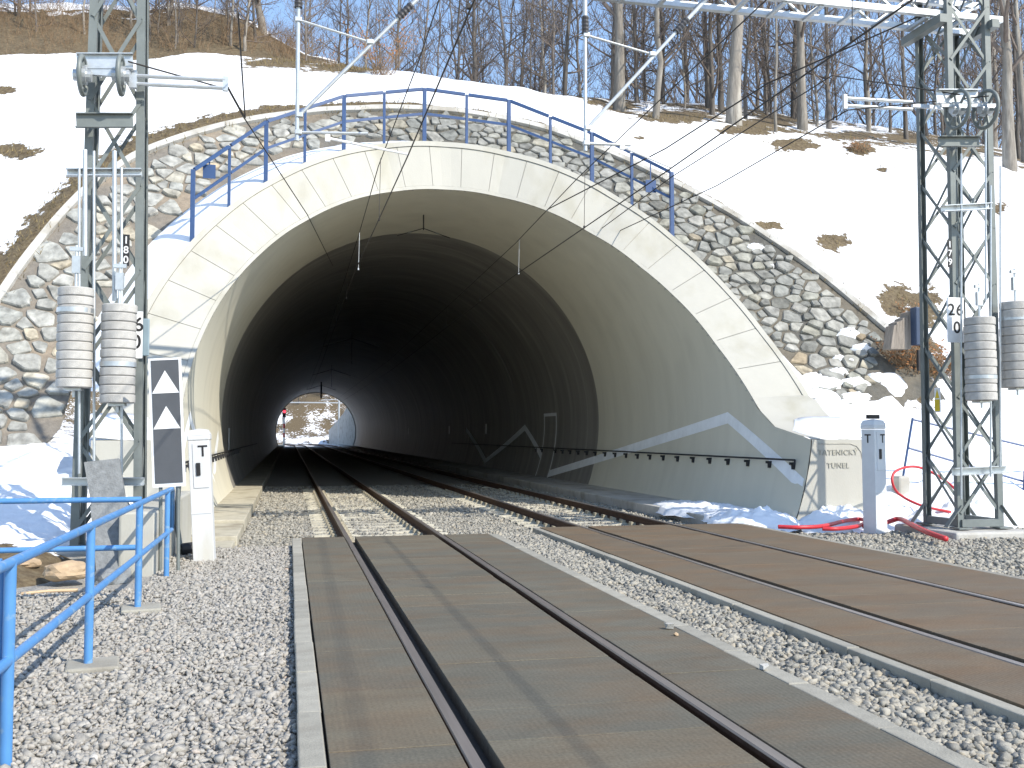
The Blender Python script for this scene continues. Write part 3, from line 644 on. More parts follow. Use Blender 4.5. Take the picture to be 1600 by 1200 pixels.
for t in TS:
    r_ = []
    for i in range(NS):
        u = iu[i]; a = ip[i]; m_ = atY(u, tab(u, VM), 36 if u < 900 else lerp(36, 33, min(1, (u - 900) / 500))); tp = atY(u, tab(u, VT), 44)
        if t < 0: p = a + (Vector((0, -.2, -1.8)) if u > 1115 else -SN * .3); r_.append(p); bare.append(.9); continue
        if t <= 1: p = a.lerp(m_, t); p.z += .35 * math.sin(t * math.pi) * (1 if u < 1100 else .4)
        elif t <= 2: p = m_.lerp(tp, t - 1)
        else: p = tp + Vector((tp.x * .8, 30, 2.0)) * (t - 2)
        e = min(1, t * 8) * (1 if t < 2 else 2)
        p.z += e * (.10 * fbm(p.x * .35, p.y * .35, 1) + .03 * fbm(p.x * 1.7, p.y * 1.7, 5))
        if t < .09 and u < 1140: p.z += .09 * math.sin(min(1, t / .09) * math.pi) + (.0 if t > 0 else -.06)
        uu, vv = proj(p) if p.y > 3 else (-999, 0)
        b = 0.
        for (pu, pv, ru, rv) in patches: b = max(b, 1.05 - .55 * math.hypot((uu - pu) / ru, (vv - pv) / rv))
        if -400 < u < 1140:                                   # strip of soil and turf along the coping
            wd = interp(u, [-100, 150, 420, 560, 700, 900, 960, 1140], [.12, .12, .11, .09, .065, .04, .05, .06]); b = max(b, 1.25 - .75 * t / wd)
        if t > 1:
            if u < 600: b = max(b, interp(u, [-900, 430, 600], [1.1, 1.1, .2]) * (1 if t < 1.9 else .35) - (.55 if .25 < fbm(p.x * .25, p.y * .5, 9) else 0) * (t > 1.75))
            else: b = max(b, .52 + .45 * fbm(p.x * .3, p.y * .3, 2))
        bare.append(max(0, min(1.2, b))); r_.append(p)
    rows.append(r_)
hill = struct(MB().grid(rows).build('hill', M['snow'], smooth=True), 'snow-covered hillside with melted brown patches above the tunnel')
at = hill.data.attributes.new('bare', 'FLOAT', 'POINT'); at.data.foreach_set('value', bare)
HV = np.array([tuple(p) for r_ in rows for p in r_]); HB = np.array(bare)
def hill_at(u, v, y0=24, y1=46):
    """point of the hill under a photo pixel (nearest vertex along the ray, nearest first)"""
    r = ray(u, v); best = None
    d = HV - np.array(CC); z = d @ np.array(CF); uu = 800 + F * (d @ np.array(CR)) / np.maximum(z, .1); vv = 600 - F * (d @ np.array(CU)) / np.maximum(z, .1)
    e = np.hypot(uu - u, vv - v) + z * .12 + np.where(z < 5, 1e6, 0); i = int(np.argmin(e)); return Vector(HV[i])
def hill_z(x, y):
    i = int(np.argmin((HV[:, 0] - x) ** 2 + (HV[:, 1] - y) ** 2)); return float(HV[i, 2])

# ---------------- snow banks at the foot
def bank(name, x0, x1, y0, y1, nx, ny, zf, barefn, label):
    X = np.linspace(x0, x1, nx); Y = np.linspace(y0, y1, ny); b = []
    rows = [[Vector((x, y, zf(x, y))) for x in X] for y in Y]
    for r_ in rows:
        for p in r_:
            uu, vv = proj(p); b.append(max(0, min(1.2, barefn(p.x, p.y, uu, vv))))
    o = struct(MB().grid(rows).build(name, M['snow'], smooth=True), label); a = o.data.attributes.new('bare', 'FLOAT', 'POINT'); a.data.foreach_set('value', b); return o
def zl(x, y):
    t = max(0, (y - 11.5)); z = -.22 + interp(t, [0, .4, 1.5, 3, 6, 9.5], [0, .18, .32, .42, .95, 1.75])
    z += .10 * fbm(x * .9, y * .9) * min(1, t) + .05 * fbm(x * 3, y * 3) * min(1, t)
    if x > -3.1: z = lerp(z, -.3, min(1, (x + 3.1) / .9) * (1 if y < 17 else .2))
    return z
def bl(x, y, u, v):
    b = 0
    for (pu, pv, ru, rv) in [(60, 905, 90, 38), (30, 875, 60, 22), (130, 920, 60, 40)]: b = max(b, 1.2 - .6 * math.hypot((u - pu) / ru, (v - pv) / rv))
    if y < 12.6: b = max(b, .9)
    if x > -2.7 and y < 16: b = max(b, .8)
    return b
bank('snow_bank', -12, -1.95, 11.4, 21.2, 110, 110, zl, bl, 'snow and bare earth bank behind the blue railing')
def zr(x, y):
    t = max(0, y - interp(x, [8.5, 11, 13, 20], [16.6, 16.2, 15.6, 14.5])); z = -.2 + interp(t, [0, .3, 1, 2.5, 5, 7], [0, .16, .33, .62, 2.05, 3.1]) * interp(x, [10, 15, 18, 24], [1.0, 1., .6, .25])
    z += .16 * fbm(x * .8, y * .8, 4) * min(1, t * 2) + .11 * fbm(x * 2.6, y * 2.6, 7) * min(1, t * 2)
    if x < 11.0 and y > 17.3: z = min(z, .5)
    return z
def br(x, y, u, v):
    b = 0
    for (pu, pv, ru, rv) in [(1440, 560, 60, 60)]: b = max(b, 1.2 - .6 * math.hypot((u - pu) / ru, (v - pv) / rv))
    if y < 16.2 and x < 12: b = max(b, .45)
    return b
bank('snow_slope', 9.95, 34, 14.2, 23.2, 150, 90, zr, br, 'snow slope beside the right-hand end pillar')
def heap(c, rx, ry, h, seed, label, n=64, zb=-.1):
    c = Vector(c); rows = []
    for k in range(26):
        t = k / 25
        rows.append([Vector((c.x + rx * t * math.cos(a) * (1 + .22 * fbm(math.cos(a) * 2, math.sin(a) * 2, seed)), c.y + ry * t * math.sin(a) * (1 + .22 * fbm(math.cos(a) * 2, math.sin(a) * 2, seed + 3)), 0)) for a in np.linspace(0, 2 * math.pi, n, endpoint=False)])
        for p in rows[-1]: p.z = c.z + zb * (t > .95) + h * max(0, 1 - t * t) * (1 + .6 * fbm(p.x * 3, p.y * 3, seed)) + .035 * fbm(p.x * 6, p.y * 6, seed) + .008 * fbm(p.x * 19, p.y * 19, seed)
    mb = MB().grid(rows, closed=True); o = mb.build('snow_heap', M['snow_plain'], smooth=True); o['kind'] = 'stuff'; tag(o, label, 'snow'); return o
heap((8.75, 19.8, 0), .9, 3.1, .13, 1, 'grey snow ridge lying along the shaded tunnel wall')
heap((8.6, 17.6, -.05), .85, 1.0, .24, 2, 'lumpy snow heap at the foot of the shaded tunnel wall')
heap((10.2, 17.1, -.1), 1.1, .6, .34, 3, 'snow heap piled against the inscribed end pillar')
heap((12.9, 14.0, -.1), 1.15, .9, .50, 4, 'snow heap right of the tall lattice mast footing')
heap((12.1, 16.4, -.1), 1.3, .8, .40, 12, 'low snow mound behind the tall lattice mast')
# snow lying on the wing of the end pillar
for s, lb in ((1, 'snow cushion lying on the inscribed end pillar'), (-1, 'snow lying on the end pillar behind the chevron board')):
    a = [mir(p, s) for p in inn]; b = [mir(Vector(p), s) for p in oc]; rw = []
    for i in range(3, len(a)):
        k = (i - 3) / (len(a) - 4); t0 = lerp(.42, .16, min(1, k * 2)); hgt = .085 * math.sin(min(1, k * 1.05 + .03) * math.pi) ** .6 + .02
        line = []
        for t in np.linspace(t0, 1.12, 12):
            q = (t - t0) / (1.12 - t0); p = a[i].lerp(b[i], t) + Vector((0, 0, .006 + hgt * math.sin(min(1, q * 2.4) * math.pi / 2) * (1 + .2 * fbm(t * 5, i)))) ; 
            if q == 0: p.z -= .02
            line.append(p)
        rw.append(line)
    rw.insert(0, [a[3].lerp(b[3], t) - Vector((0, 0, .02)) for t in np.linspace(.45, 1.12, 12)]); rw[-1] = [p + Vector((0, .05, 0)) for p in rw[-1]]; rw.append([p + Vector((0, 0, -.05)) for p in rw[-1]])
    o = MB().grid(rw).build('snow_cover', M['snow_plain'], smooth=True); o['kind'] = 'stuff'; tag(o, lb, 'snow')
# snow caught on the lower right of the pitching
sp_ = MB(); rs = random.Random(5)
def blob(c, a, b, h, sd):
    rows = []
    for k in range(6):
        t = k / 5
        ringp = []
        for j in range(16):
            an = 2 * math.pi * j / 16; f = t * (1 + .35 * fbm(math.cos(an) * 1.6, math.sin(an) * 1.6, sd))
            ringp.append(slope_xz(c[0] + a * f * math.cos(an), c[1] + b * f * math.sin(an)) + SN * (h * (1 - t ** 3) * (1 + .5 * fbm(j * .7, t * 3, sd)) - .02 * t))
        rows.append(ringp)
    sp_.grid(rows, closed=True)
for (u, v, a, b, h) in [(1325, 522, .38, .14, .14), (1345, 545, .34, .12, .14), (1180, 388, .34, .10, .13), (1310, 560, .2, .08, .1), (1335, 598, .45, .12, .14), (1290, 600, .5, .16, .16), (1280, 622, .6, .2, .2), (1335, 622, .5, .12, .14), (1370, 590, .3, .12, .12), (1300, 640, .7, .2, .2), (1360, 640, .6, .2, .12), (1398, 600, .4, .3, .1), (1270, 590, .3, .12, .12), (1310, 582, .3, .1, .12), (1390, 640, .5, .3, .12), (1328, 565, .12, .05, .1), (1205, 418, .1, .04, .1)]:
    p = slope_px(u, v); blob((p.x, p.z), a, b, h, rs.random() * 50)
o = sp_.build('snow_patches', M['snow_plain'], rev, smooth=True); o['kind'] = 'stuff'

# ================================================================== BLUE RAILING ON THE ARCH
def on_ring_px(u):
    lo_, hi_ = -86., 86.
    for _ in range(40):
        m_ = (lo_ + hi_) / 2
        if proj(ring(m_, 1.0, .3))[0] < u: lo_ = m_
        else: hi_ = m_
    return lo_
ar = thing('arch_railing', 'dark blue steel railing following the top of the tunnel arch', 'railing', (XC, 25.8, 9))
tops = [(300, 266), (415, 190), (537, 150), (663, 139), (795, 157), (925, 208), (1050, 270)]
full = []
for i in range(6):
    (u0, v0), (u1, v1) = tops[i], tops[i + 1]; full.append((u0, v0, 1)); full.append(((u0 + u1) / 2, (v0 + v1) / 2, 0))
full.append((*tops[-1], 1))
tp = []; mdp = []
for u, v, big in full:
    b = ring(on_ring_px(u), 1.0, .3); t = atY(u, v, b.y); t.x = b.x
    (MB().box((b.x, b.y, (b.z + t.z) / 2 - .05), (.10 if big else .07, .10 if big else .07, t.z - b.z + .1 + (.03 if big else 0)))).build('post', M['navy'], ar, bevel=.008)
    tp.append(t); mdp.append(t + Vector((0, 0, -.66)))
for i in range(len(tp) - 1):
    for L_, wd in ((tp, .075), (mdp, .06)):
        a, b = L_[i], L_[i + 1]; d = (b - a).normalized() * .045
        MB().bar(a + d, b - d, wd, wd).build('rail', M['navy'], ar)
for u, v, i in ((327, 268, 0), (1017, 291, 11)):
    p = atY(u, v, lerp(tp[i].y, tp[i + 1].y, .5) - .03); q = tp[i].lerp(tp[i + 1], .5)
    MB().box(p, (.28, .02, .32)).bar(p + Vector((0, .02, 0)), Vector((p.x, p.y + .02, interp(p.x, [tp[i].x, tp[i + 1].x], [tp[i].z, tp[i + 1].z]))), .03, .02).build('plate', M['navy'], ar)

# ================================================================== LATTICE MASTS, GANTRY, CANTILEVERS
def lattice_mast(name, label, x0, y0, wx, dy, ztop, taper, zbase, segs):
    """four channel legs with X bracing; (x0,y0) front left corner at the foot"""
    t = thing(name, label, 'mast', (x0 + wx / 2, y0 + dy / 2, zbase), 'lattice masts carrying the gantry')
    cx = x0 + wx / 2; cy = y0 + dy / 2
    def corner(sx, sy, z):
        k = 1 - taper * (z - zbase) / (ztop - zbase); return Vector((cx + sx * wx / 2 * k, cy + sy * dy / 2 * k, z))
    for sx in (-1, 1):
        for sy in (-1, 1):
            a = corner(sx, sy, zbase); b = corner(sx, sy, ztop); mb = MB()
            # U channel: web outwards on the X side, two flanges
            lw = .105
            mb.bar(a, b, lw, .012, up=(0, 1, 0))
            for e in (-1, 1):
                o = Vector((e * (lw / 2 - .006), -sy * .045, 0)); mb.bar(a + o, b + o, .012, .078, up=(0, 1, 0))
            mb.build('leg', M['mast'], t)
            f = corner(sx, sy, zbase); MB().box(f + Vector((0, 0, .012)), (.24, .26, .024)).build('base_plate', M['mast'], t)
    zs = np.linspace(zbase + .25, ztop - .1, segs + 1)
    for i in range(segs):
        z0, z1 = zs[i], zs[i + 1]
        for sy in (-1, 1):
            o = Vector((0, sy * .02, 0))
            MB().bar(corner(-1, sy, z0) + o, corner(1, sy, z1) + o, .05, .008, up=(0, 1, 0)).build('brace', M['mast'], t)
            MB().bar(corner(1, sy, z0) - o, corner(-1, sy, z1) - o, .05, .008, up=(0, 1, 0)).build('brace', M['mast'], t)
        for sx in (-1, 1):
            o = Vector((sx * .02, 0, 0))
            MB().bar(corner(sx, -1, z0) + o, corner(sx, 1, z1) + o, .05, .008, up=(1, 0, 0)).build('brace', M['mast'], t)
            MB().bar(corner(sx, 1, z0) - o, corner(sx, -1, z1) - o, .05, .008, up=(1, 0, 0)).build('brace', M['mast'], t)
    return t, corner
def crossbar(t, a, b, h, d, m='galv', name='crossbar'):
    a = Vector(a); b = Vector(b); mb = MB(); u = Vector((0, 0, 1))
    mb.bar(a, b, .012, h); mb.bar(a + Vector((0, -d / 2, h / 2)), b + Vector((0, -d / 2, h / 2)), d, .012); mb.bar(a + Vector((0, -d / 2, -h / 2)), b + Vector((0, -d / 2, -h / 2)), d, .012)
    return mb.build(name, M[m], t)
def wheel(t, c, r, spokes=6):
    c = Vector(c); rim = [c + Vector((0, math.cos(a) * r, math.sin(a) * r)) for a in np.linspace(0, 2 * math.pi, 29)]
    wob = MB(); wob.tube(rim, .032, 8, cap=False); w_ = wob.build('tension_wheel', M['mast'], t, smooth=True)
    hub = MB(); hub.tube([c + Vector((-.11, 0, 0)), c + Vector((.11, 0, 0))], .075, 12); hub.tube([c + Vector((-.05, 0, 0)), c + Vector((.05, 0, 0))], .12, 14); hub.build('hub', M['galv'], w_)
    for k in range(spokes):
        a = 2 * math.pi * k / spokes + .3; MB().bar(c, c + Vector((0, math.cos(a) * r, math.sin(a) * r)), .045, .02, up=(1, 0, 0)).build('spoke', M['mast'], w_)
def weights(label, x, y, z0, z1, r, n, bands, group):
    t = thing('weight_stack', label, 'counterweight', (x, y, z0), group); hh = (z1 - z0) / n; base = None
    for k in range(n):
        if base is None:
            mb = MB(); pr = [(r - .012, 0), (r, .012), (r, hh - .016), (r - .012, hh - .004)]
            mb.grid([[Vector((x + a * math.cos(q), y + a * math.sin(q), z0 + b)) for q in np.linspace(0, 2 * math.pi, 28, endpoint=False)] for a, b in pr], closed=True)
            mb.f.append(tuple(range(28))[::-1]); mb.m.append(0); mb.f.append(tuple(84 + j for j in range(28))); mb.m.append(0)
            base = mb.build('disc', M['weight'], t, smooth=True, auto=35)
        else:
            c = copy_child(base, t); c.location = (random.uniform(-.006, .006), random.uniform(-.006, .006), hh * k)
    MB().tube([(x, y, z0 - .12), (x, y, z1 + .55)], .018, 8).box((x, y, z0 - .02), (.2, .2, .03)).build('rod', M['galv'], t)
    MB().box((x, y, z1 + .3), (.10, .06, .22)).box((x, y, z1 + .5), (.16, .05, .05)).build('clevis', M['galv'], t)
    for b in bands:
        z = z0 + (z1 - z0) * b
        MB().grid([[Vector((x + (r + .006) * math.cos(q), y + (r + .006) * math.sin(q), z + d)) for q in np.linspace(0, 2 * math.pi, 28, endpoint=False)] for d in (-.03, .03)], closed=True).build('band', M['plategrey'] if False else M['galv'], t, smooth=True)
    return t
ML, cl_ = lattice_mast('lattice_mast', 'grey lattice mast numbered 180 behind the chevron board', -2.72, 14.1, .78, .5, 9.6, .30, .1, 8)
MR, cr_ = lattice_mast('lattice_mast', 'grey lattice mast numbered 179 with two spoked tension wheels', 10.78, 14.6, .76, .92, 9.9, .05, .05, 10)
# footings
MB().box((-2.34, 14.4, -.1), (1.3, 1.1, .40)).build('footing', M['concrete'], ML, bevel=.03)
MB().box((11.15, 15.05, -.17), (1.5, 1.7, .40)).build('footing', M['concrete'], MR, bevel=.04)
for sx, sy in ((-1, -1), (-1, 1), (1, -1), (1, 1)):
    f = cr_(sx, sy, .05); MB().bar(f + Vector((sx * .28, 0, .03)), f + Vector((0, 0, .38)), .012, .10, up=(0, 1, 0)).build('gusset', M['mast'], MR)
for a, b in (((-1, -1), (1, -1)), ((-1, -1), (-1, 1)), ((1, -1), (1, 1))):
    MB().bar(cr_(*a, .14), cr_(*b, .14), .09, .12).build('base_beam', M['mast'], MR)
yF = 14.02
def lp(u, v, y=yF): return atY(u, v, y)
# left mast fittings
crossbar(ML, lp(120, 97, 13.86), lp(208, 97, 13.86), .20, .06, 'galv'); crossbar(ML, lp(119, 189, 13.9), lp(208, 189, 13.9), .18, .06, 'mast')
crossbar(ML, lp(105, 271, 13.86), lp(222, 271, 13.86), .085, .10); crossbar(ML, lp(97, 752, 13.80), lp(226, 752, 13.80), .09, .10)
MB().box(lp(164, 112, 13.84), (.5, .06, .12)).build('pulley_bracket', M['galv'], ML)
for u in (129, 189):
    wheel(ML, lp(u, 118, 13.72), .24)
for u, v0, v1 in ((133, 234, 400), (147, 236, 742), (179, 236, 470), (190, 262, 742), (124, 262, 740)):
    a = lp(u, v0, 13.76); b = lp(u, v1, 13.76); MB().tube([a, b], .017 if u in (147, 190, 124) else .03, 8).build('guide_rod', M['galv'], ML)
arm = MB(); a0 = lp(208, 124, 13.95); a1 = lp(352, 131, 13.95); dz = Vector((0, 0, .085))
arm.tube([a0 + dz * .6, a1 + dz * .6], .028, 8); arm.tube([a0 - dz * .7, a1 - dz * .7], .028, 8); arm.box(a1, (.07, .05, .2)); arm.box(a0, (.10, .08, .24)); arm.build('guide_arm', M['galv'], ML)
p = lp(197, 391, 13.995); MB().box(p, (.085, .008, .42)).build('number_plate', M['black'], ML)
for k, c in enumerate('180'): text_mesh(c, .135, M['white'], face_cam(p + Vector((0, -.006, .13 - .13 * k))), ML, 'numeral', .002)
p = lp(208, 523, 13.98); MB().box(p, (.24, .01, .62)).build('kilometre_plate', M['white'], ML)
text_mesh('26', .26, M['black'], face_cam(p + Vector((-.005, -.008, .13))), ML, 'numeral', .002); text_mesh('0', .26, M['black'], face_cam(p + Vector((.04, -.008, -.10))), ML, 'numeral', .002)
MB().box(lp(228, 527, 14.05), (.09, .03, .5)).build('junction_box', M['plategrey'], ML, bevel=.02)
weights('pale concrete weight stack on the mast numbered 180, outer and higher one', lp(117, 527, 13.62).x, 13.62, lp(117, 606, 13.62).z, lp(117, 450, 13.62).z, .215, 11, (.77,), 'tension weights on the masts')
weights('pale concrete weight stack next to the chevron board, lower of the pair', lp(185, 551, 13.62).x, 13.62, lp(185, 630, 13.62).z, lp(185, 476, 13.62).z, .215, 11, (.39,), 'tension weights on the masts')
# right mast fittings
yR = 14.45
crossbar(MR, atY(1463, 152, yR - .1), atY(1528, 152, yR - .1), .22, .08); crossbar(MR, atY(1466, 222, yR - .1), atY(1530, 222, yR - .1), .16, .08, 'mast')
wheel(MR, atY(1496, 171, yR - .25), .30); wheel(MR, atY(1540, 171, yR - .25), .30)
MB().bar(atY(1470, 165, yR - .25), atY(1556, 165, yR - .25), .05, .05).bar(atY(1480, 165, yR - .25), atY(1480, 165, yR + .1), .05, .05).bar(atY(1540, 165, yR - .25), atY(1540, 165, yR + .1), .05, .05).build('wheel_axle', M['galv'], MR)
arm = MB(); b0 = atY(1425, 165, 15.0); b1 = atY(1320, 159, 15.0)
arm.tube([b0 + dz * .7, b1 + dz * .7], .03, 8); arm.tube([b0 - dz * .8, b1 - dz * .8], .03, 8); arm.box(b1, (.06, .06, .24)); arm.bar(b0, b0 + Vector((.75, 0, 0)), .06, .06); arm.build('guide_arm', M['galv'], MR)
crossbar(MR, atY(1470, 327, yR - .12), atY(1545, 323, yR - .12), .09, .10); crossbar(MR, atY(1487, 737, yR - .1), atY(1572, 733, yR - .1), .11, .10)
for u, v0, v1 in ((1502, 240, 780), (1540, 200, 470), (1548, 290, 745), (1563, 260, 730)):
    MB().tube([atY(u, v0, yR - .2), atY(u, v1, yR - .2)], .016, 7).build('guide_rod', M['galv'], MR)
p = atY(1484, 396, yR + .07); MB().box(p, (.085, .01, .46)).build('number_plate', M['black'], MR)
for k, c in enumerate('179'): text_mesh(c, .15, M['white'], face_cam(p + Vector((0, -.008, .145 - .145 * k))), MR, 'numeral', .002)
p = atY(1493, 500, yR - .02); MB().box(p, (.32, .01, .74)).build('kilometre_plate', M['white'], MR, bevel=.004)
text_mesh('26', .27, M['black'], face_cam(p + Vector((0, -.008, .16))), MR, 'numeral', .002); text_mesh('0', .27, M['black'], face_cam(p + Vector((.02, -.008, -.13))), MR, 'numeral', .002)
weights('pale grey concrete weight stack on the mast numbered 179, inner and lower one', atY(1532, 561, 14.05).x, 14.05, atY(1532, 626, 14.05).z, atY(1532, 496, 14.05).z, .235, 10, (.28,), 'tension weights on the masts')
weights('pale grey concrete weight stack on the mast numbered 179, outer and higher one', atY(1588, 540, 14.25).x, 14.25, atY(1588, 606, 14.25).z, atY(1588, 472, 14.25).z, .245, 10, (.80,), 'tension weights on the masts')
# yellow warning plate
p = cr_(-1, 1, 2.2) + Vector((.10, -.2, 0)); p = atX(1465, 625, cr_(-1, 0, 2).x - .02)
wp = MB(); Mx = Matrix.Rotation(-math.pi / 2, 3, 'Z')
MB().box(p, (.012, .15, .42)).build('warning_plate', M['white'], MR); MB().box(p + Vector((-.008, 0, -.09)), (.008, .13, .2)).build('warning_field', M['yellow'], MR)
q = p + Vector((-.008, 0, .1)); MB().add([q + Vector((0, -.06, -.07)), q + Vector((0, .06, -.07)), q + Vector((0, 0, .09))], [(0, 1, 2)]).build('warning_triangle', M['yellow'], MR)

# gantry beam over both tracks
g = thing('gantry_beam', 'galvanised lattice gantry beam bridging the two masts', 'gantry', (4.3, 15.0, 8.6))
zb, zt, yb0, yb1 = 8.72, 9.22, 14.75, 15.35
for yy in (yb0, yb1):
    for z in (zb, zt): MB().bar((-2.75, yy, z), (11.9, yy, z), .10, .10).build('chord', M['galv'], g)
n = 22
for k in range(n):
    x0 = lerp(-2.7, 11.8, k / n); x1 = lerp(-2.7, 11.8, (k + 1) / n)
    for yy in (yb0, yb1): MB().bar((x0, yy, zb if k % 2 else zt), (x1, yy, zt if k % 2 else zb), .05, .03).build('lacing', M['galv'], g)
    MB().bar((x0, yb0, zb - .06), (x0, yb1, zb - .06), .07, .05).build('batten', M['galv'], g)
    MB().bar((x0, yb0, zt + .06), (x1, yb1, zt + .06), .05, .03).build('lacing', M['galv'], g)
MB().bar((10.6, 14.5, 8.55), (10.6, 15.6, 8.55), .14, .14).build('seat_beam', M['mast'], g); MB().bar((11.6, 14.5, 8.55), (11.6, 15.6, 8.55), .14, .14).build('seat_beam', M['mast'], g)

def cantilever(label, u0, vb, dg0, dg1, st0, st1, reg, arm_, yy):
    t = thing('catenary_cantilever', label, 'cantilever', atY(u0, vb, yy), 'cantilevers hanging from the gantry beam')
    a = atY(u0, vb, yy); top = Vector((a.x, yy, zb - .05))
    MB().tube([a, Vector((a.x, yy, 7.88))], .030, 10).tube([Vector((a.x, yy, 8.15)), top], .038, 10).build('drop_tube', M['galv'], t)
    MB().tube([Vector((a.x, yy, 7.88 + .03 * k)) for k in range(10)], [.052 if k % 2 else .062 for k in range(10)], 12).build('insulator', M['insul'], t)
    p, q = atY(*dg0, yy), atY(*dg1, yy); d = (q - p).normalized(); L = (q - p).length
    end = p + d * ((zb - .05 - p.z) / d.z); ins0 = p + d * (L * 1.0)
    MB().tube([p, ins0], .028, 10).tube([ins0 + d * .3, end], .034, 10).build('stay_tube', M['galv'], t)
    MB().tube([ins0 + d * (.033 * k) for k in range(10)], [.05 if k % 2 else .06 for k in range(10)], 12).build('insulator', M['insul'], t)
    MB().tube([atY(*st0, yy), atY(*st1, yy)], .018, 8).build('brace_tube', M['galv'], t)
    r0, r1 = atY(*reg[0], yy), atY(*reg[1], yy); MB().tube([r0, r1], .024, 8).build('registration_tube', M['galv'], t)
    b0, b1 = atY(*arm_[0], yy), atY(*arm_[1], yy); MB().tube([b0, b1], [.022, .018], 8).box(b0, (.07, .05, .10)).bar(Vector((b0.x, yy, b0.z)), Vector((b0.x, yy, r0.z)), .03, .03).build('steady_arm', M['white'], t)
    for pt in (atY(*st0, yy), atY(*st1, yy), r0, p): MB().box(pt, (.10, .09, .07)).build('clamp', M['galv'], t, bevel=.01)
    return b1
yc = 14.85
arm1 = cantilever('galvanised cantilever hanging over the track of the white telephone post', 464, 220, (468, 180), (622, 28), (466, 31), (578, 66), ((466, 207), (575, 209)), ((512, 216), (637, 241)), yc)
arm2 = cantilever('galvanised cantilever hanging over the track beside the tunnel handrail', 915, 236, (918, 200), (1056, 50), (916, 55), (1019, 85), ((916, 224), (985, 227)), ((972, 229), (1049, 262)), yc)

# overhead wires
def wires(xt, arm_, label, zmin, zmsg):
    t = thing('overhead_wire', label, 'wire', (xt, 20, 5.5), 'overhead lines through the tunnel'); zc_ = arm_.z - .03
    MB().tube([(xt, -3, zc_), (xt, yc, zc_), (xt - .1, 26, zc_ - .02), (xt, 60, 5.4), (xt, 172, 5.4)], .011, 6).build('contact_wire', M['wire'], t)
    def mz(y): return interp(y, [-3, yc, 26, 34, 60, 172], [zmsg + .25, zmsg, zmin, zmin - .15, 6.1, 6.1])
    MB().tube([(xt + (.15 if y < 15 else 0), y, mz(y)) for y in (-3, 6, yc, 20, 26, 34, 60, 172)], .010, 6).build('messenger_wire', M['wire'], t)
    for y in (5, 9.5, 19.5, 25.5, 31, 38): MB().tube([(xt - .02, y, zc_), (xt, y, mz(y))], .006, 5).box((xt - .02, y, zc_ + .02), (.03, .05, .05)).build('dropper', M['galv'] if 24 < y < 27 else M['wire'], t)
wires(arm1.x, arm1, 'contact and messenger wires over the track of the white telephone post', 6.7, 7.2)
wires(5.85, arm2, 'contact and messenger wires over the track beside the tunnel handrail', 6.7, 7.2)
def span(label, pts, r=.011, ins=None):
    t = thing('tension_wire', label, 'wire', pts[0], 'anchor wires to the masts'); MB().tube(pts, r, 6).build('cable', M['wire'], t)
    if ins:
        a, b = Vector(pts[0]), Vector(pts[1]); d = (b - a).normalized(); c = a + d * ins
        MB().tube([c + d * (.05 * k) for k in range(11)], [.03 if k % 2 else .05 for k in range(11)], 8).build('insulator', M['insul'], t)
span('anchor wire from the wheels of the mast numbered 180 into the tunnel', [lp(200, 96, 13.8), atY(357, 140, 14.2), atY(380, 182, 15.5), atY(480, 335, 23.5), atY(520, 415, 33.5)])
span('steep wire from the double-tube arm of the mast numbered 180', [atY(354, 132, 13.95), atY(383, 184, 15.4), atY(372, 20, 12.5)])
span('upper anchor wire from the wheels of the mast numbered 179', [atY(1500, 148, yR - .25), atY(1300, 118, 15.3), atY(1050, 276, 19.5), atY(895, 390, 27.0), atY(780, 405, 34.5)])
span('lower anchor wire from the wheels of the mast numbered 179', [atY(1545, 150, yR - .25), atY(1325, 172, 15.0), atY(1120, 290, 18.5), atY(905, 390, 27.5), atY(790, 470, 36)])
span('feeder wire sloping from the gantry beam to the arch', [Vector((10.4, 14.8, 8.7)), atY(1200, 130, 16.5), atY(1040, 232, 19), atY(850, 330, 25.0), atY(775, 402, 32)], .014)
# tunnel support arms for the wires
for yy, lb in ((28.4, 'V-shaped wire bracket under the lit crown of the portal'), (62, 'dark wire bracket inside the bore, first behind the construction joint'), (92, 'dark wire bracket deep in the bore'), (122, 'thick dark wire bracket silhouetted before the far mouth')):
    sa_ = thing('tunnel_wire_support', lb, 'bracket', (XC, yy, 7.8)); zz = ZC + RI + .02
    MB().tube([(XC - .2, yy, zz), (XC - .2, yy, 7.45 if yy < 30 else 5.9)], .09 if yy > 100 else .018, 8).build('drop_post', M['darksteel'], sa_)
    for s in (-1, 1):
        k = 1 if yy > 30 else .45
        MB().tube([(XC - .2, yy, 7.5), (XC - .2 + s * 1.7 * k, yy, 7.5 - .55 * k)], .013 if yy < 30 else .022, 6).build('arm', M['darksteel'], sa_)
        MB().tube([(XC - .2 + s * .75 * k, yy, 7.5 - .25 * k), (XC - .2 + s * 1.0 * k, yy, 7.5 - .33 * k)], .02, 8).build('insulator', M['mast'] if yy < 30 else M['darksteel'], sa_)

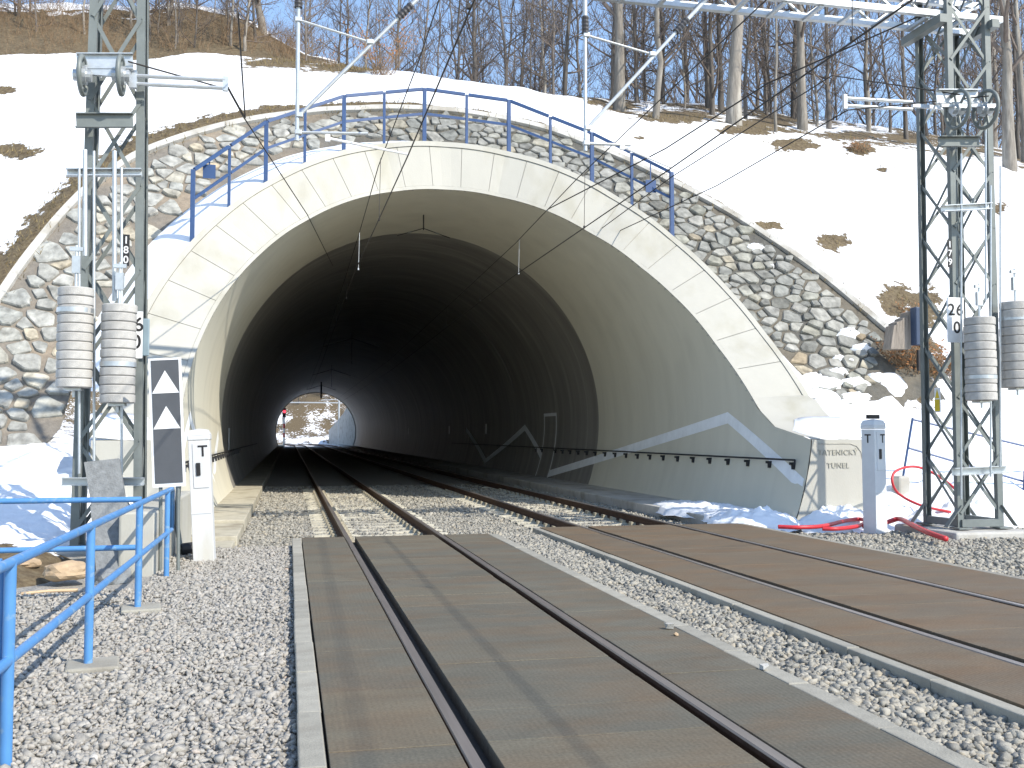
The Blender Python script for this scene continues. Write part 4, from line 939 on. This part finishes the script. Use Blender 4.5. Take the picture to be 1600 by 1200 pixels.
# ================================================================== POSTS, BOARDS, RAILINGS
# chevron board
pb = atZ(283, 885, -.1); yB = 12.95
Mb = Matrix.Translation(atY(268, 900, yB)) @ Matrix.Rotation(rad(-6), 4, 'Z') @ Matrix.Rotation(rad(-3.0), 4, 'Y')
cb = thing('chevron_board', 'tall dark grey board with two white triangles on thin legs', 'sign', M=Mb)
inv = Mb.inverted()
def onb(u, v, off=0.):
    r = inv.to_3x3() @ ray(u, v); o = inv @ CC; k = (-off - o.y) / r.y; return o + r * k
c4 = [onb(231, 561), onb(279, 558), onb(290, 757), onb(243, 764)]
def plate(pts, th, off, m, name):
    a = [Mb @ Vector((p.x, -off, p.z)) for p in pts]; b = [Mb @ Vector((p.x, -off + th, p.z)) for p in pts]; n = len(pts)
    return MB().add(a + b, [tuple(range(n)), tuple(range(n, 2 * n))[::-1]] + [(i, n + i, n + (i + 1) % n, (i + 1) % n) for i in range(n)]).build(name, m, cb)
wd = (c4[1] - c4[0]).length; ctr = [(c4[0] + c4[1]) / 2, (c4[2] + c4[3]) / 2]; xm = (ctr[0].x + ctr[1].x) / 2; zt_, zb_ = ctr[0].z, ctr[1].z; hw = .195
plate([Vector((xm - hw, 0, zt_)), Vector((xm + hw, 0, zt_)), Vector((xm + hw, 0, zb_)), Vector((xm - hw, 0, zb_))], .02, 0, M['white'], 'board')
hw2 = .165; z1, z2 = zt_ - .025, zb_ + .045
plate([Vector((xm - hw2, 0, z1)), Vector((xm + hw2, 0, z1)), Vector((xm + hw2, 0, z2)), Vector((xm - hw2, 0, z2))], .004, .006, M['signgrey'], 'dark_field')
Ht = z1 - z2
for f0, f1 in ((.085, .27), (.375, .56)):
    a = z1 - Ht * f0; b = z1 - Ht * f1; plate([Vector((xm, 0, a)), Vector((xm + hw2 - .004, 0, b)), Vector((xm - hw2 + .004, 0, b))], .004, .012, M['white'], 'triangle')
for s, n_ in ((-.10, 'leg'), (.11, 'leg')):
    a = Mb @ Vector((xm + s, .04, zb_ + .3)); MB().tube([a, Vector((a.x + .02, a.y, -.15))], .022, 8).build(n_, M['mast'], cb)
MB().box(Mb @ Vector((xm, .05, zt_ - .1)), (.3, .04, .04)).build('clamp', M['galv'], cb)

def phone_post(label, u, vb, z, wx, dp, h, m, lean, yaw, twoT):
    p = atZ(u, vb, z); Mt = Matrix.Translation(p) @ Matrix.Rotation(rad(yaw), 4, 'Z') @ Matrix.Rotation(rad(lean), 4, 'Y')
    t = thing('telephone_post', label, 'post', M=Mt, group='telephone posts by the tunnel mouth')
    def B(c, d, name, mm, par=t, bev=.008):
        mb = MB().box(c, d); mb.v = [Mt @ q for q in mb.v]; return mb.build(name, mm, par, bevel=bev)
    B((0, 0, h * .44 - .1), (wx, dp, h * .88 + .2), 'body', m)
    B((0, 0, h * .90), (wx * 1.08, dp * 1.08, .07), 'cap', m, bev=.015)
    mb = MB(); mb.grid([[Mt @ Vector((x, y, z_)) for x, y in ((-a, -b), (a, -b), (a, b), (-a, b))] for a, b, z_ in ((wx * .54, dp * .54, h * .918), (wx * .42, dp * .42, h * .955), (.01, .01, h * .965))], closed=True); mb.build('roof', m, t)
    d_ = B((wx * .06, -dp / 2 - .004, h * .70), (wx * .74, .012, h * .32), 'door', m, bev=.004)
    MB().add([Mt @ Vector(q) for q in ((wx * .02, -dp / 2 - .014, h * .60), (wx * -.06, -dp / 2 - .014, h * .60), (wx * -.06, -dp / 2 - .014, h * .70), (wx * .02, -dp / 2 - .014, h * .70))], [(0, 1, 2, 3)]).build('handle', M['black'], d_) if False else None
    mb = MB().box((-wx * .06, -dp / 2 - .018, h * .675), (.055, .02, .17)); mb.v = [Mt @ q for q in mb.v]; mb.build('handle', M['black'], d_, bevel=.006)
    text_mesh('T', .21, M['black'], Mt @ face_cam(Vector((wx * .18, -dp / 2 - .013, h * .80))), d_, 'numeral' if False else 'letter', .002)
    if twoT: text_mesh('T', .21, M['black'], Mt @ Matrix.Translation((-wx / 2 - .004, 0, h * .80)) @ Matrix.Rotation(-math.pi / 2, 4, 'Z') @ Matrix.Rotation(math.pi / 2, 4, 'X'), t, 'letter', .002)
    B((0, -dp / 2 - .002, h * .36), (wx * .98, .008, .012), 'seam', M['boxgrey'], bev=0)
    return t, Mt
phone_post('white telephone post marked T in front of the stepped walkway', 320, 879, -.12, .27, .24, 1.86, mat('white_plastic', (.60, .61, .62), .5, var=.07, scale=3, col2=(.52, .51, .47), c2scale=2.5, stretch=(1, 1, .3)), -3.2, -2, False)
tr, Mt_ = phone_post('blue-grey telephone post marked T beside the inscribed pillar', 1368, 836, -.12, .29, .27, 2.05, M['boxgrey'], -.4, 20, True)
MB().box(Mt_ @ Vector((0, 0, 2.02)), (.20, .1, .07)).build('finial', M['darksteel'], tr)
# cable joint on the gravel beside the white post
p = atZ(288, 870, -.1); jn = thing('cable_joint', 'dark cable joint lying at the foot of the white telephone post', 'cable joint', p)
MB().tube([p + Vector((-.05, 0, .1)), p + Vector((.22, .1, .12))], .085, 12).build('sleeve', M['darksteel'], jn); MB().tube([p + Vector((-.05, 0, .1)), p + Vector((-.12, .05, .5)), p + Vector((-.10, .1, 1.0))], .035, 8).build('cable', M['mast'], jn)

# near blue railing: run along the track and run across
br_ = thing('tube_railing', 'light blue tubular railing on concrete pads beside the gravel path', 'railing', (-1.4, 8, -.1))
zt0, zm0, xr = .93, .43, -1.395
posts = [5.66, 7.82, 10.25, 12.55]
R_ = .028
for i, yy in enumerate(posts):
    x = atZ(145, 1042, -.08).x if False else xr
    MB().tube([(x, yy, -.2), (x, yy, zt0)], .031, 12).build('post', M['blue'], br_, smooth=True, auto=40)
    if i in (1, 2): MB().box((x - .02 + .05, yy + .0, -.10), (.36, .36, .10), Matrix.Rotation(.15, 3, 'Z')).build('pad', M['kerb'], br_, bevel=.015)
for z, k in ((zt0, 'top_rail'), (zm0, 'mid_rail')):
    MB().tube([(xr, 3.0, z), (xr, 13.0, z)], R_, 12).build(k, M['blue'], br_, smooth=True, auto=40)
MB().tube([(xr, 13.0, zt0), (xr, 13.05, zt0 - .03), (xr, 13.06, zm0)], R_, 12).build('end_bend', M['blue'], br_, smooth=True)
cr2 = thing('tube_railing', 'light blue tubular railing crossing in front of the snow bank', 'railing', (-4, 10.8, -.1))
for z, k in ((zt0 + .01, 'top_rail'), (zm0 + .03, 'mid_rail')):
    MB().tube([(xr - .05, 10.75, z), (-9, 10.75, z)], R_, 12).build(k, M['blue'], cr2, smooth=True, auto=40)
for x in (xr - .06, -2.88, -4.9, -6.9): MB().tube([(x, 10.75, -.25), (x, 10.75, zt0 + .01)], R_, 12).build('post', M['blue'], cr2, smooth=True, auto=40)
# second railing very near the left edge of the picture
nr = thing('tube_railing', 'light blue railing section joining the long railing near the corner post', 'railing', (-1.62, 5.2, -.1))
MB().tube([(-1.452, 5.72, -.2), (-1.452, 5.72, zt0 - .01)], .031, 12).build('post', M['blue'], nr, smooth=True, auto=40)
for z, k in ((zt0 - .01, 'top_rail'), (zm0 - .02, 'mid_rail')): MB().tube([(-1.452, 5.72, z), (-4.5, 5.5, z)], R_, 12).build(k, M['blue'], nr, smooth=True, auto=40)

# low concrete wall, grey slabs, stick and boulder by the mast
lc = MB(); lc.box((-1.75, 15.0, .2), (.42, 4.6, .95)); tag(lc.build('low_wall', M['facing'], bevel=.03), 'low pale concrete wall running forward from the left portal pillar', 'wall')
def slab(c4, th, label, y):
    P = [Vector(p) for p in c4]; n = (P[1] - P[0]).cross(P[3] - P[0]).normalized() * th; mb = MB()
    rows = []
    for i in range(7):
        rows.append([P[0].lerp(P[1], j / 5).lerp(P[3].lerp(P[2], j / 5), i / 6) + Vector((.012 * fbm(i, j, y), 0, .012 * fbm(i, j, y + 9))) for j in range(6)])
    mb.grid(rows); mb.grid([[p + n for p in r_] for r_ in rows])
    e = rows[0] + [r_[-1] for r_ in rows[1:]] + rows[-1][::-1][1:] + [r_[0] for r_ in rows[::-1][1:]]; mb.grid([e, [p + n for p in e]])
    return tag(mb.build('stone_slab', M['slab']), label, 'slab')
slab([atY(131, 722, 13.35), atY(186, 716, 13.35), atY(197, 790, 13.2), atY(143, 792, 13.2)], .09, 'grey stone slab with rusty top leaning on the mast numbered 180', 1)
slab([atY(141, 790, 13.1), atY(199, 784, 13.1), atY(206, 915, 12.6), atY(152, 915, 12.6)], .09, 'lower grey stone slab standing under the rusty-topped slab', 2)
a = atZ(33, 928, -.06); b = atZ(122, 922, -.05); tag(MB().tube([a, a.lerp(b, .5) + Vector((0, 0, .01)), b], .018, 7).build('stick', M['stick']), 'pale wooden stick lying where the earth meets the gravel', 'stick')
def boulder(u, v, y, r, label, m, sd):
    p = atY(u, v, y); bm = bmesh.new(); bmesh.ops.create_icosphere(bm, subdivisions=3, radius=1)
    for q in bm.verts:
        d = q.co.copy(); k = 1 + .28 * noise.noise(d * 1.6 + Vector((sd, 0, 0))) + .10 * noise.noise(d * 4 + Vector((sd, 3, 0))); q.co = Vector((d.x * r[0], d.y * r[1], d.z * r[2])) * k + p
    me = bpy.data.meshes.new('boulder'); bm.to_mesh(me); bm.free(); me.materials.append(m); o = bpy.data.objects.new('boulder', me); COL.objects.link(o); WM[o] = Matrix(); return tag(o, label, 'boulder')
boulder(102, 892, 12.2, (.26, .2, .11), 'tan flat boulder in the earth behind the long blue railing', M['boulder'], 3)
boulder(170, 905, 12.35, (.2, .2, .12), 'grey boulder below the leaning stone slabs', M['slab'], 8)
boulder(40, 880, 12.9, (.16, .14, .07), 'small brown stone on the bare earth bank', M['boulder'], 15)
boulder(234, 838, 13.6, (.14, .14, .13), 'grey stone wedged beside the foot of the mast numbered 180', M['slab'], 21)

# right-hand details: railing on the snow, stump, blue cabinet, hose
rr_ = thing('slope_railing', 'thin blue railing on the snow slope behind the mast numbered 179', 'railing', atY(1412, 745, 18.2))
Y1 = 18.2
for (a, b) in (((1425, 655), (1640, 706)), ((1420, 700), (1640, 764))): MB().tube([atY(*a, Y1), atY(*b, Y1 - .3)], .022, 8).build('rail', M['navy'], rr_)
for (a, b) in (((1426, 653), (1411, 745)), ((1601, 735), (1598, 812))): MB().tube([atY(*a, Y1 - (0 if a[0] < 1500 else .3)), atY(*b, Y1 - (0 if a[0] < 1500 else .3))], .024, 8).build('post', M['navy'], rr_)
MB().box(atY(1410, 757, Y1) + Vector((0, .05, -.1)), (.28, .28, .55)).build('pad', M['concrete'], rr_, bevel=.05)
ps = slope_px(1405, 540); yS = 21.6
sm = thing('wooden_stump', 'grey weathered wooden stump at the end of the stone coping', 'stump', atY(1408, 545, yS))
pts = [atY(1392, 545, yS), atY(1424, 545, yS), atY(1426, 482, yS), atY(1414, 492, yS), atY(1402, 500, yS), atY(1396, 505, yS)]
for k in range(6):
    a0, a1 = k / 6, (k + 1) / 6 - .012; xl_, xr2 = lerp(pts[0].x, pts[1].x, a0), lerp(pts[0].x, pts[1].x, a1); zt2 = lerp(pts[5].z, pts[2].z, a0 ** 1.4) + random.uniform(-.03, .03); zb2 = pts[0].z
    sh = lerp(.10, .02, a0)
    MB().add([(xl_, yS, zb2), (xr2, yS, zb2), (xr2 + sh, yS, zt2), (xl_ + sh, yS, zt2 - .03), (xl_, yS + .35, zb2), (xr2, yS + .35, zb2), (xr2 + sh, yS + .35, zt2), (xl_ + sh, yS + .35, zt2 - .03)], [(0, 1, 2, 3), (7, 6, 5, 4), (0, 3, 7, 4), (1, 5, 6, 2), (3, 2, 6, 7), (0, 4, 5, 1)]).build('plank', M['wood'], sm)
cbx = thing('blue_cabinet', 'dark blue steel cabinet beside the weathered stump', 'cabinet', atY(1436, 545, yS - .1))
MB().box(atY(1436, 510, yS - .1), (.32, .25, .92)).build('body', mat('cabinet_paint', (.035, .055, .10), .5, var=.15), cbx, bevel=.02); MB().box(atY(1448, 512, yS - .25), (.03, .02, .9)).build('edge_strip', M['white'], cbx)
MB().box(atY(1436, 560, yS - .1) + Vector((0, 0, -.05)), (.08, .08, .5)).build('stand', M['darksteel'], cbx)
def smooth(pts, n=10):
    pts = [Vector(p) for p in pts]; out = []
    for i in range(len(pts) - 1):
        p0, p1, p2, p3 = pts[max(0, i - 1)], pts[i], pts[i + 1], pts[min(len(pts) - 1, i + 2)]
        for k in range(n):
            t = k / n; out.append(.5 * ((2 * p1) + (p2 - p0) * t + (2 * p0 - 5 * p1 + 4 * p2 - p3) * t * t + (3 * p1 - p0 - 3 * p2 + p3) * t ** 3))
    return out + [pts[-1]]
def gz(u, v, z=.03): return atZ(u, v, z)
h1 = smooth([gz(1216, 823), gz(1250, 824), gz(1285, 822), gz(1320, 814, .05), gz(1342, 811, .06), gz(1353, 815, .05), gz(1340, 822), gz(1310, 826), gz(1285, 826)])
tag(MB().tube(h1, .035, 10).build('red_conduit', M['red'], smooth=True), 'red corrugated conduit in a flat loop left of the blue-grey post', 'conduit')
h2 = smooth([gz(1350, 822, .03), gz(1385, 816, .05), gz(1405, 811, .1), gz(1425, 820, .09), gz(1450, 832, .06), gz(1478, 842, .03)])
tag(MB().tube(h2, .042, 10).build('red_conduit', M['red'], smooth=True), 'thick red conduit end lying in front of the mast footing', 'conduit')
yh = 16.6
h3 = smooth([atY(1486, 800, yh - .5), atY(1440, 790, yh - .3), atY(1405, 772, yh), atY(1394, 752, yh), atY(1400, 736, yh + .1), atY(1425, 729, yh + .2), atY(1450, 735, yh + .2), atY(1478, 752, yh), atY(1494, 766, yh - .3)])
tag(MB().tube(h3, .024, 10).build('red_conduit', M['red'], smooth=True), 'thin red conduit arching in a raised loop behind the mast legs', 'conduit')

# ================================================================== BEYOND THE FAR MOUTH
def zf(x, y): return .0 if y < 170.00 else (y - 170.00) * .42 + 3 * fbm(x * .03, y * .03, 2)
rows = []; b = []
for y in np.concatenate([np.linspace(156.50, 260, 70), np.linspace(264, 420, 20)]):
    r_ = []
    for x in np.linspace(-70, 60, 120):
        base = -.3; z = base + interp(y, [156.00, 180.00, 195.00, 248.0, 420], [0, .2, 2.5, 22, 110]) + (1.5 * fbm(x * .05, y * .05, 3) if y > 180.00 else 0) + interp(x, [-60, -20, 12, 20, 60], [6, 0, 0, 5, 40]) * min(1, max(0, (y - 152.00) / 20))
        r_.append(Vector((x, y, z))); b.append(interp(y, [156.00, 185.00, 196.00, 210.00], [.38, .48, .62, .7]) + .40 * fbm(x * .3, y * .22, 5))
    rows.append(r_)
fh = struct(MB().grid(rows).build('valley_side', M['snow'], smooth=True), 'brown valley side with snow seen through the tunnel'); fh.data.attributes.new('bare', 'FLOAT', 'POINT').data.foreach_set('value', [max(0, min(1.2, q)) for q in b])
rw_ = MB(); pts = [(9.95, 152.60, -.5), (7.0, 184.00, -.5), (7.0, 184.00, 2.4), (8.6, 168.00, 5.0), (9.7, 155.50, 7.6), (9.95, 152.60, 7.8)]
rw_.add([Vector(p) for p in pts] + [Vector(p) + Vector((1.2, .2, 0)) for p in pts], [(0, 1, 2, 3, 4, 5), (11, 10, 9, 8, 7, 6)] + [(i, i + 6, (i + 1) % 6 + 6, (i + 1) % 6) for i in range(6)])
tag(rw_.build('retaining_wall', M['concrete']), 'grey sloping retaining wall beyond the far tunnel mouth', 'wall')
sg = thing('rail_signal', 'signal post with red lamp beyond the far tunnel mouth', 'signal', (-.75, 158.00, -.2))
MB().tube([(-.75, 158.00, -.3), (-.75, 158.00, 5.4)], .12, 8).build('post', M['white'], sg); MB().box((-.75, 157.90, 5.0), (.5, .2, 1.4)).build('head', M['black'], sg); MB().tube([(-.72, 157.78, 5.15), (-.72, 157.70, 5.15)], .2, 12).build('lamp', M['redlamp'], sg)
for z in (1.2, 2.6): MB().tube([(-.75, 158.00, z), (-.75, 158.00, z + .7)], .15, 8).build('red_band', M['red'], sg)
for x, y, lb in ((-2.5, 166.00, 'thin grey catenary mast beyond the far mouth near the red signal'), (8.2, 172.00, 'thin grey catenary mast beyond the far mouth near the retaining wall')):
    t = thing('catenary_mast', lb, 'mast', (x, y, -.2)); MB().tube([(x, y, -.4), (x, y, 9)], .14, 8).build('pole', M['galv'], t); MB().tube([(x, y, 7.6), (x + (3 if x < 0 else -3), y, 7.4)], .07, 6).build('arm', M['galv'], t)
fp = MB()
fp.grid([[circ(d, RI - .1, YE - .3) for d in ba], [circ(d, RI + 6, YE - .3) for d in ba]]); o = fp.build('far_portal_wall', M['concrete'], tun)

fg = thing('far_gantry', 'pale catenary gantry beam seen through the far tunnel mouth', 'gantry', (3, 178.00, 7)); MB().bar((-4, 178.00, 7.2), (9, 178.00, 7.2), .16, .2).build('beam', M['galv'], fg)
for x in (-3.5, 8.5): MB().tube([(x, 178.00, -.4), (x, 178.00, 8)], .14, 8).build('post', M['galv'], fg)

# ================================================================== TREES AND SHRUBS
def grow(seed, Hh, r0, first, nb, lb, wob, depth=3, up=.55, twn=5, lean=(0, 0), fork=0):
    rg = random.Random(seed); trunk = MB(); crown = MB(); n = 12
    pts = []; x = y = 0.; dx, dy = lean
    for i in range(n + 1):
        t = i / n; x += dx * Hh / n + rg.uniform(-wob, wob) * (t > 0); y += dy * Hh / n + rg.uniform(-wob, wob) * (t > 0); pts.append(Vector((x, y, t * Hh)))
    rs = [r0 * (1.35 if i == 0 else 1.08 if i == 1 else 1) * (1 - .93 * (i / n) ** 1.15) + .006 for i in range(n + 1)]
    pts[0].z = -.5
    trunk.tube(pts, rs, 9 if r0 > .12 else 7, cap=False)
    def at(t): k = min(n - 1, int(t * n)); return pts[k].lerp(pts[k + 1], t * n - k), lerp(rs[k], rs[k + 1], t * n - k)
    def branch(p, d, L, r, lev):
        q = [p]; dd = d.copy(); m = 4 if lev < 2 else 3
        for i in range(m):
            dd = (dd + Vector((rg.uniform(-.28, .28), rg.uniform(-.28, .28), rg.uniform(-.08, .26)))).normalized(); q.append(q[-1] + dd * (L / m))
        crown.tube(q, [r * (1 - .8 * i / m) + .0025 for i in range(m + 1)], 5 if lev == 0 else 3, cap=False)
        if lev >= depth - 1: return
        for k in range(twn if lev else twn + 1):
            t = rg.uniform(.22, 1.0); i = min(m - 1, int(t * m)); pp = q[i].lerp(q[i + 1], t * m - i); ax = (q[i + 1] - q[i]).normalized()
            s = Vector((rg.uniform(-1, 1), rg.uniform(-1, 1), rg.uniform(-.3, .9))); s = (s - ax * s.dot(ax)).normalized(); branch(pp, (ax * .7 + s * .75).normalized(), L * rg.uniform(.32, .55), r * (1 - .7 * t) * .5 + .002, lev + 1)
    for k in range(nb):
        t = lerp(first, .97, (k + rg.random()) / nb); p, r = at(t); a = rg.uniform(0, 6.283); d = Vector((math.cos(a), math.sin(a), rg.uniform(up * .6, up * 1.7))).normalized()
        branch(p, d, lb * (1.1 - .75 * t) * rg.uniform(.7, 1.25), max(.006, r * rg.uniform(.35, .6)), 0)
    return trunk, crown
PR = {}
def proto(key, bark, tw, **kw):
    tr_, cr_2 = grow(**kw); a = tr_.mesh('trunk', M[bark], None, True); b = cr_2.mesh('crown', M[tw]); PR[key] = (a, b)
proto('big0', 'bark', 'twig', seed=1, Hh=17, r0=.30, first=.22, nb=22, lb=5.5, wob=.10, twn=4)
proto('big1', 'bark', 'twig', seed=2, Hh=16, r0=.30, first=.26, nb=22, lb=5.0, wob=.14, twn=4, lean=(.05, .0))
proto('mid0', 'bark_dark', 'twig', seed=3, Hh=14, r0=.13, first=.10, nb=26, lb=3.4, wob=.10, twn=4)
proto('mid1', 'bark', 'twig', seed=4, Hh=13, r0=.12, first=.12, nb=24, lb=3.2, wob=.16, twn=4, lean=(-.04, .02))
proto('mid2', 'bark_dark', 'twig', seed=14, Hh=14, r0=.11, first=.06, nb=28, lb=3.0, wob=.12, twn=4, lean=(.03, .0))
proto('thin0', 'bark_dark', 'twig', seed=5, Hh=10, r0=.055, first=.06, nb=26, lb=2.4, wob=.09, twn=4)
proto('thin1', 'bark', 'twig', seed=6, Hh=9, r0=.05, first=.05, nb=24, lb=2.2, wob=.12, twn=4, lean=(.04, .0))
proto('thin2', 'bark_dark', 'twig', seed=7, Hh=11, r0=.06, first=.08, nb=26, lb=2.2, wob=.10, twn=4, lean=(-.03, .0))
proto('birch', 'bark', 'twig', seed=8, Hh=11, r0=.05, first=.3, nb=16, lb=1.6, wob=.07, twn=4)
proto('crooked', 'bark', 'twig', seed=9, Hh=9, r0=.30, first=.10, nb=14, lb=5.5, wob=.45, twn=5, up=.35, lean=(.12, 0))
def tree(key, p, label, group=None, rot=None, sc=1., thick=1.):
    t = thing('bare_tree', label, 'tree', p, group); a, b = PR[key]; rz = random.uniform(0, 6.28) if rot is None else rot
    Mx = Matrix.Translation(p) @ Matrix.Rotation(rz, 4, 'Z') @ Matrix.Diagonal((sc * thick, sc * thick, sc, 1)); t.matrix_world = Mx; WM[t] = Mx
    for me, nm in ((a, 'trunk'), (b, 'crown')):
        o = bpy.data.objects.new(nm, me); COL.objects.link(o); o.parent = t
    return t
for key, u, v, lb, rot, th in [
    ('big0', 966, 172, 'stout bare tree with pale bark at the snow edge above the arch railing', 1., .68),
    ('mid1', 1022, 183, 'slim pale bare tree just right of the stout one by the railing', 2., .95),
    ('big1', 1143, 194, 'thickest leaning bare tree standing in bare brown soil on the ridge', .2, .85),
    ('big0', 1255, 202, 'bare tree with buttressed foot near the dry shrub on the ridge', 3., .6),
    ('mid1', 1353, 206, 'straight pale bare tree behind the dry shrub and the tube arm', .5, .75),
    ('mid2', 1448, 212, 'forked bare tree rising behind the mast numbered 179', 1.5, 1.0),
    ('mid1', 1556, 222, 'leaning bare tree just right of the spoked wheels', 3.2, 1.1),
    ('big0', 1578, 262, 'thick straight bare tree on open snow right of the mast numbered 179', 4., .72),
    ('big1', 1602, 254, 'bare tree half hidden behind the thick straight one on open snow', 2.5, .5),
    ('birch', 1217, 206, 'thin white-stemmed tree between the leaning and the buttressed trees', 1., 1.0),
    ('crooked', 408, 52, 'crooked old tree with spreading limbs on the brown bank', .3, .5)]:
    tree(key, hill_at(u, v) - Vector((0, 0, .1)), lb, None, rot, 1., th)
rg = random.Random(21); cnt = 0
def zrow(u, Y):
    """ground height of the plateau at photo column u and depth Y"""
    p = atY(u, 200, Y); return Vector((p.x, Y, hill_z(p.x, Y)))
for k in range(128):
    u = rg.uniform(585, 1640) if k < 112 else rg.uniform(455, 600); Y = rg.uniform(37.5, 62)
    p = zrow(u, Y); key = rg.choice(['thin0', 'thin1', 'thin2', 'thin0', 'mid2', 'thin2', 'mid0'])
    if u < 600: key = rg.choice(['thin1', 'thin0'])
    tree(key, p - Vector((0, 0, .1)), 'slender bare tree in the wood along the ridge', 'slender trees in the ridge wood', None, rg.uniform(.8, 1.25) * (.7 if u < 600 else 1), rg.uniform(.7, 1.15))
for k in range(30):
    u = rg.uniform(-60, 400); Y = rg.uniform(37, 44); p = zrow(u, Y)
    tree(rg.choice(['thin1', 'thin0', 'birch']), p - Vector((0, 0, .1)), 'thin sapling on the brown bank left of the crooked tree', 'saplings on the brown bank', None, rg.uniform(.45, .8), rg.uniform(.8, 1.4))
# brushwood
def brush(name, label, spots, n, hmin, hmax, mat_, spread=.35, r=.006, kind='stuff', leaves=0, cat='brushwood'):
    mb = MB(); rg2 = random.Random(len(spots) + n)
    for p in spots:
        for k in range(n):
            a = rg2.uniform(0, 6.283); h = rg2.uniform(hmin, hmax); o = p + Vector((rg2.uniform(-.25, .25), rg2.uniform(-.25, .25), -.05)); d = Vector((math.cos(a) * spread, math.sin(a) * spread, 1)).normalized()
            q = [o, o + d * h * .5 + Vector((rg2.uniform(-.08, .08), rg2.uniform(-.08, .08), 0)), o + d * h + Vector((rg2.uniform(-.2, .2), rg2.uniform(-.2, .2), rg2.uniform(-.1, .1)))]
            mb.tube(q, [r, r * .7, r * .3], 3, cap=False)
            for j in range(2):
                m_ = q[1].lerp(q[2], rg2.random()); mb.tube([m_, m_ + Vector((rg2.uniform(-.4, .4), rg2.uniform(-.4, .4), rg2.uniform(.0, .4))) * h * .6], [r * .6, r * .25], 3, cap=False)
            for j in range(leaves):
                m_ = q[1].lerp(q[2], rg2.random()) + Vector((rg2.uniform(-.12, .12), rg2.uniform(-.12, .12), rg2.uniform(-.1, .1))); e1 = Vector((rg2.uniform(-1, 1), rg2.uniform(-1, 1), rg2.uniform(-1, 1))).normalized() * .045; e2 = e1.orthogonal().normalized() * .03
                mb.add([m_ - e1, m_ + e2, m_ + e1, m_ - e2], [(0, 1, 2, 3)], 1)
    o = mb.build(name, [mat_, M['leaf']]); tag(o, label, cat)
    if kind: o['kind'] = kind
    return o
sp = []
for k in range(420):
    u = rg.uniform(-80, 470); Y = rg.uniform(36.3, 44.5); sp.append(zrow(u, Y))
brush('undergrowth', 'dry brown brushwood covering the bank left of the crooked tree', sp, 6, .4, 1.3, M['dry'], .5)
sp = []
for k in range(260):
    u = rg.uniform(480, 1640); Y = rg.uniform(37, 60); sp.append(zrow(u, Y))
brush('undergrowth', 'fine leafless brushwood under the ridge trees', sp, 6, .6, 2.4, M['twig'], .35, .007)
for u, v, n, h, lb, lv in [(1345, 238, 60, .75, 'dense dry shrub on the snow below the ridge trees', 2), (1378, 268, 16, .5, 'small sparse shrub on the snow below the dense dry shrub', 0), (1420, 490, 26, .5, 'low scrub behind the weathered stump', 2), (1575, 330, 18, .5, 'sparse scrub on the snow right of the mast numbered 179', 0), (600, 118, 60, 2.6, 'sapling still holding rust-brown leaves behind the arch railing', 5), (520, 104, 26, 1.6, 'dry bush at the end of the brown bank', 1), (1440, 600, 30, .5, 'dark tangled scrub below the blue cabinet', 3)]:
    p = hill_at(u, v); brush('dry_shrub', lb, [p + Vector((rg.uniform(-.3, .3), rg.uniform(-.3, .3), 0)) for _ in range(3)], n // 3, h * .5, h, M['dry'], .7, .008, None, lv, 'shrub')
for u, v, n, lb in [(1425, 572, 130, 'dark brown tangled scrub below the weathered stump'), (1462, 575, 110, 'dark brown scrub seen through the legs of the mast numbered 179')]:
    p = slope_px(u, v); brush('dry_shrub', lb, [p + Vector((rg.uniform(-.5, .5), rg.uniform(-.2, .2), rg.uniform(-.3, .1))) for _ in range(5)], n // 5, .3, .9, M['dry'], .8, .008, None, 3, 'shrub')
# turf fringe along the coping and on the melted patches
mb = MB(); rg3 = random.Random(4)
idx = np.where((HB > .62) & (HV[:, 1] < 36) & (HV[:, 1] > 20))[0]
for k in range(6500):
    i = int(rg3.choice(idx)); p = Vector(HV[i]) + Vector((rg3.uniform(-.22, .22), rg3.uniform(-.18, .18), -.02)); a = rg3.uniform(0, 6.283); h = rg3.uniform(.06, .20); dv = Vector((math.cos(a), math.sin(a), 0))
    mb.add([p - dv * .012, p + dv * .012, p + Vector((rg3.uniform(-.1, .1), rg3.uniform(-.1, .1), h))], [(0, 1, 2)])
o = mb.build('dry_grass', mat('dry_grass', (.20, .155, .075), .95, var=.4, scale=4)); o['kind'] = 'stuff'; tag(o, 'dry grass on the melted patches of the slope', 'grass')

for k in range(26):
    x = rg.uniform(-6, 16); y = rg.uniform(196, 250); z = -.3 + interp(y, [156, 180, 195, 248, 420], [0, .2, 2.5, 22, 110])
    tree(rg.choice(['mid0', 'thin0', 'mid2']), Vector((x, y, z - .3)), 'bare tree on the valley side seen through the tunnel', 'trees beyond the far mouth', None, rg.uniform(.6, 1.0), 1.2)
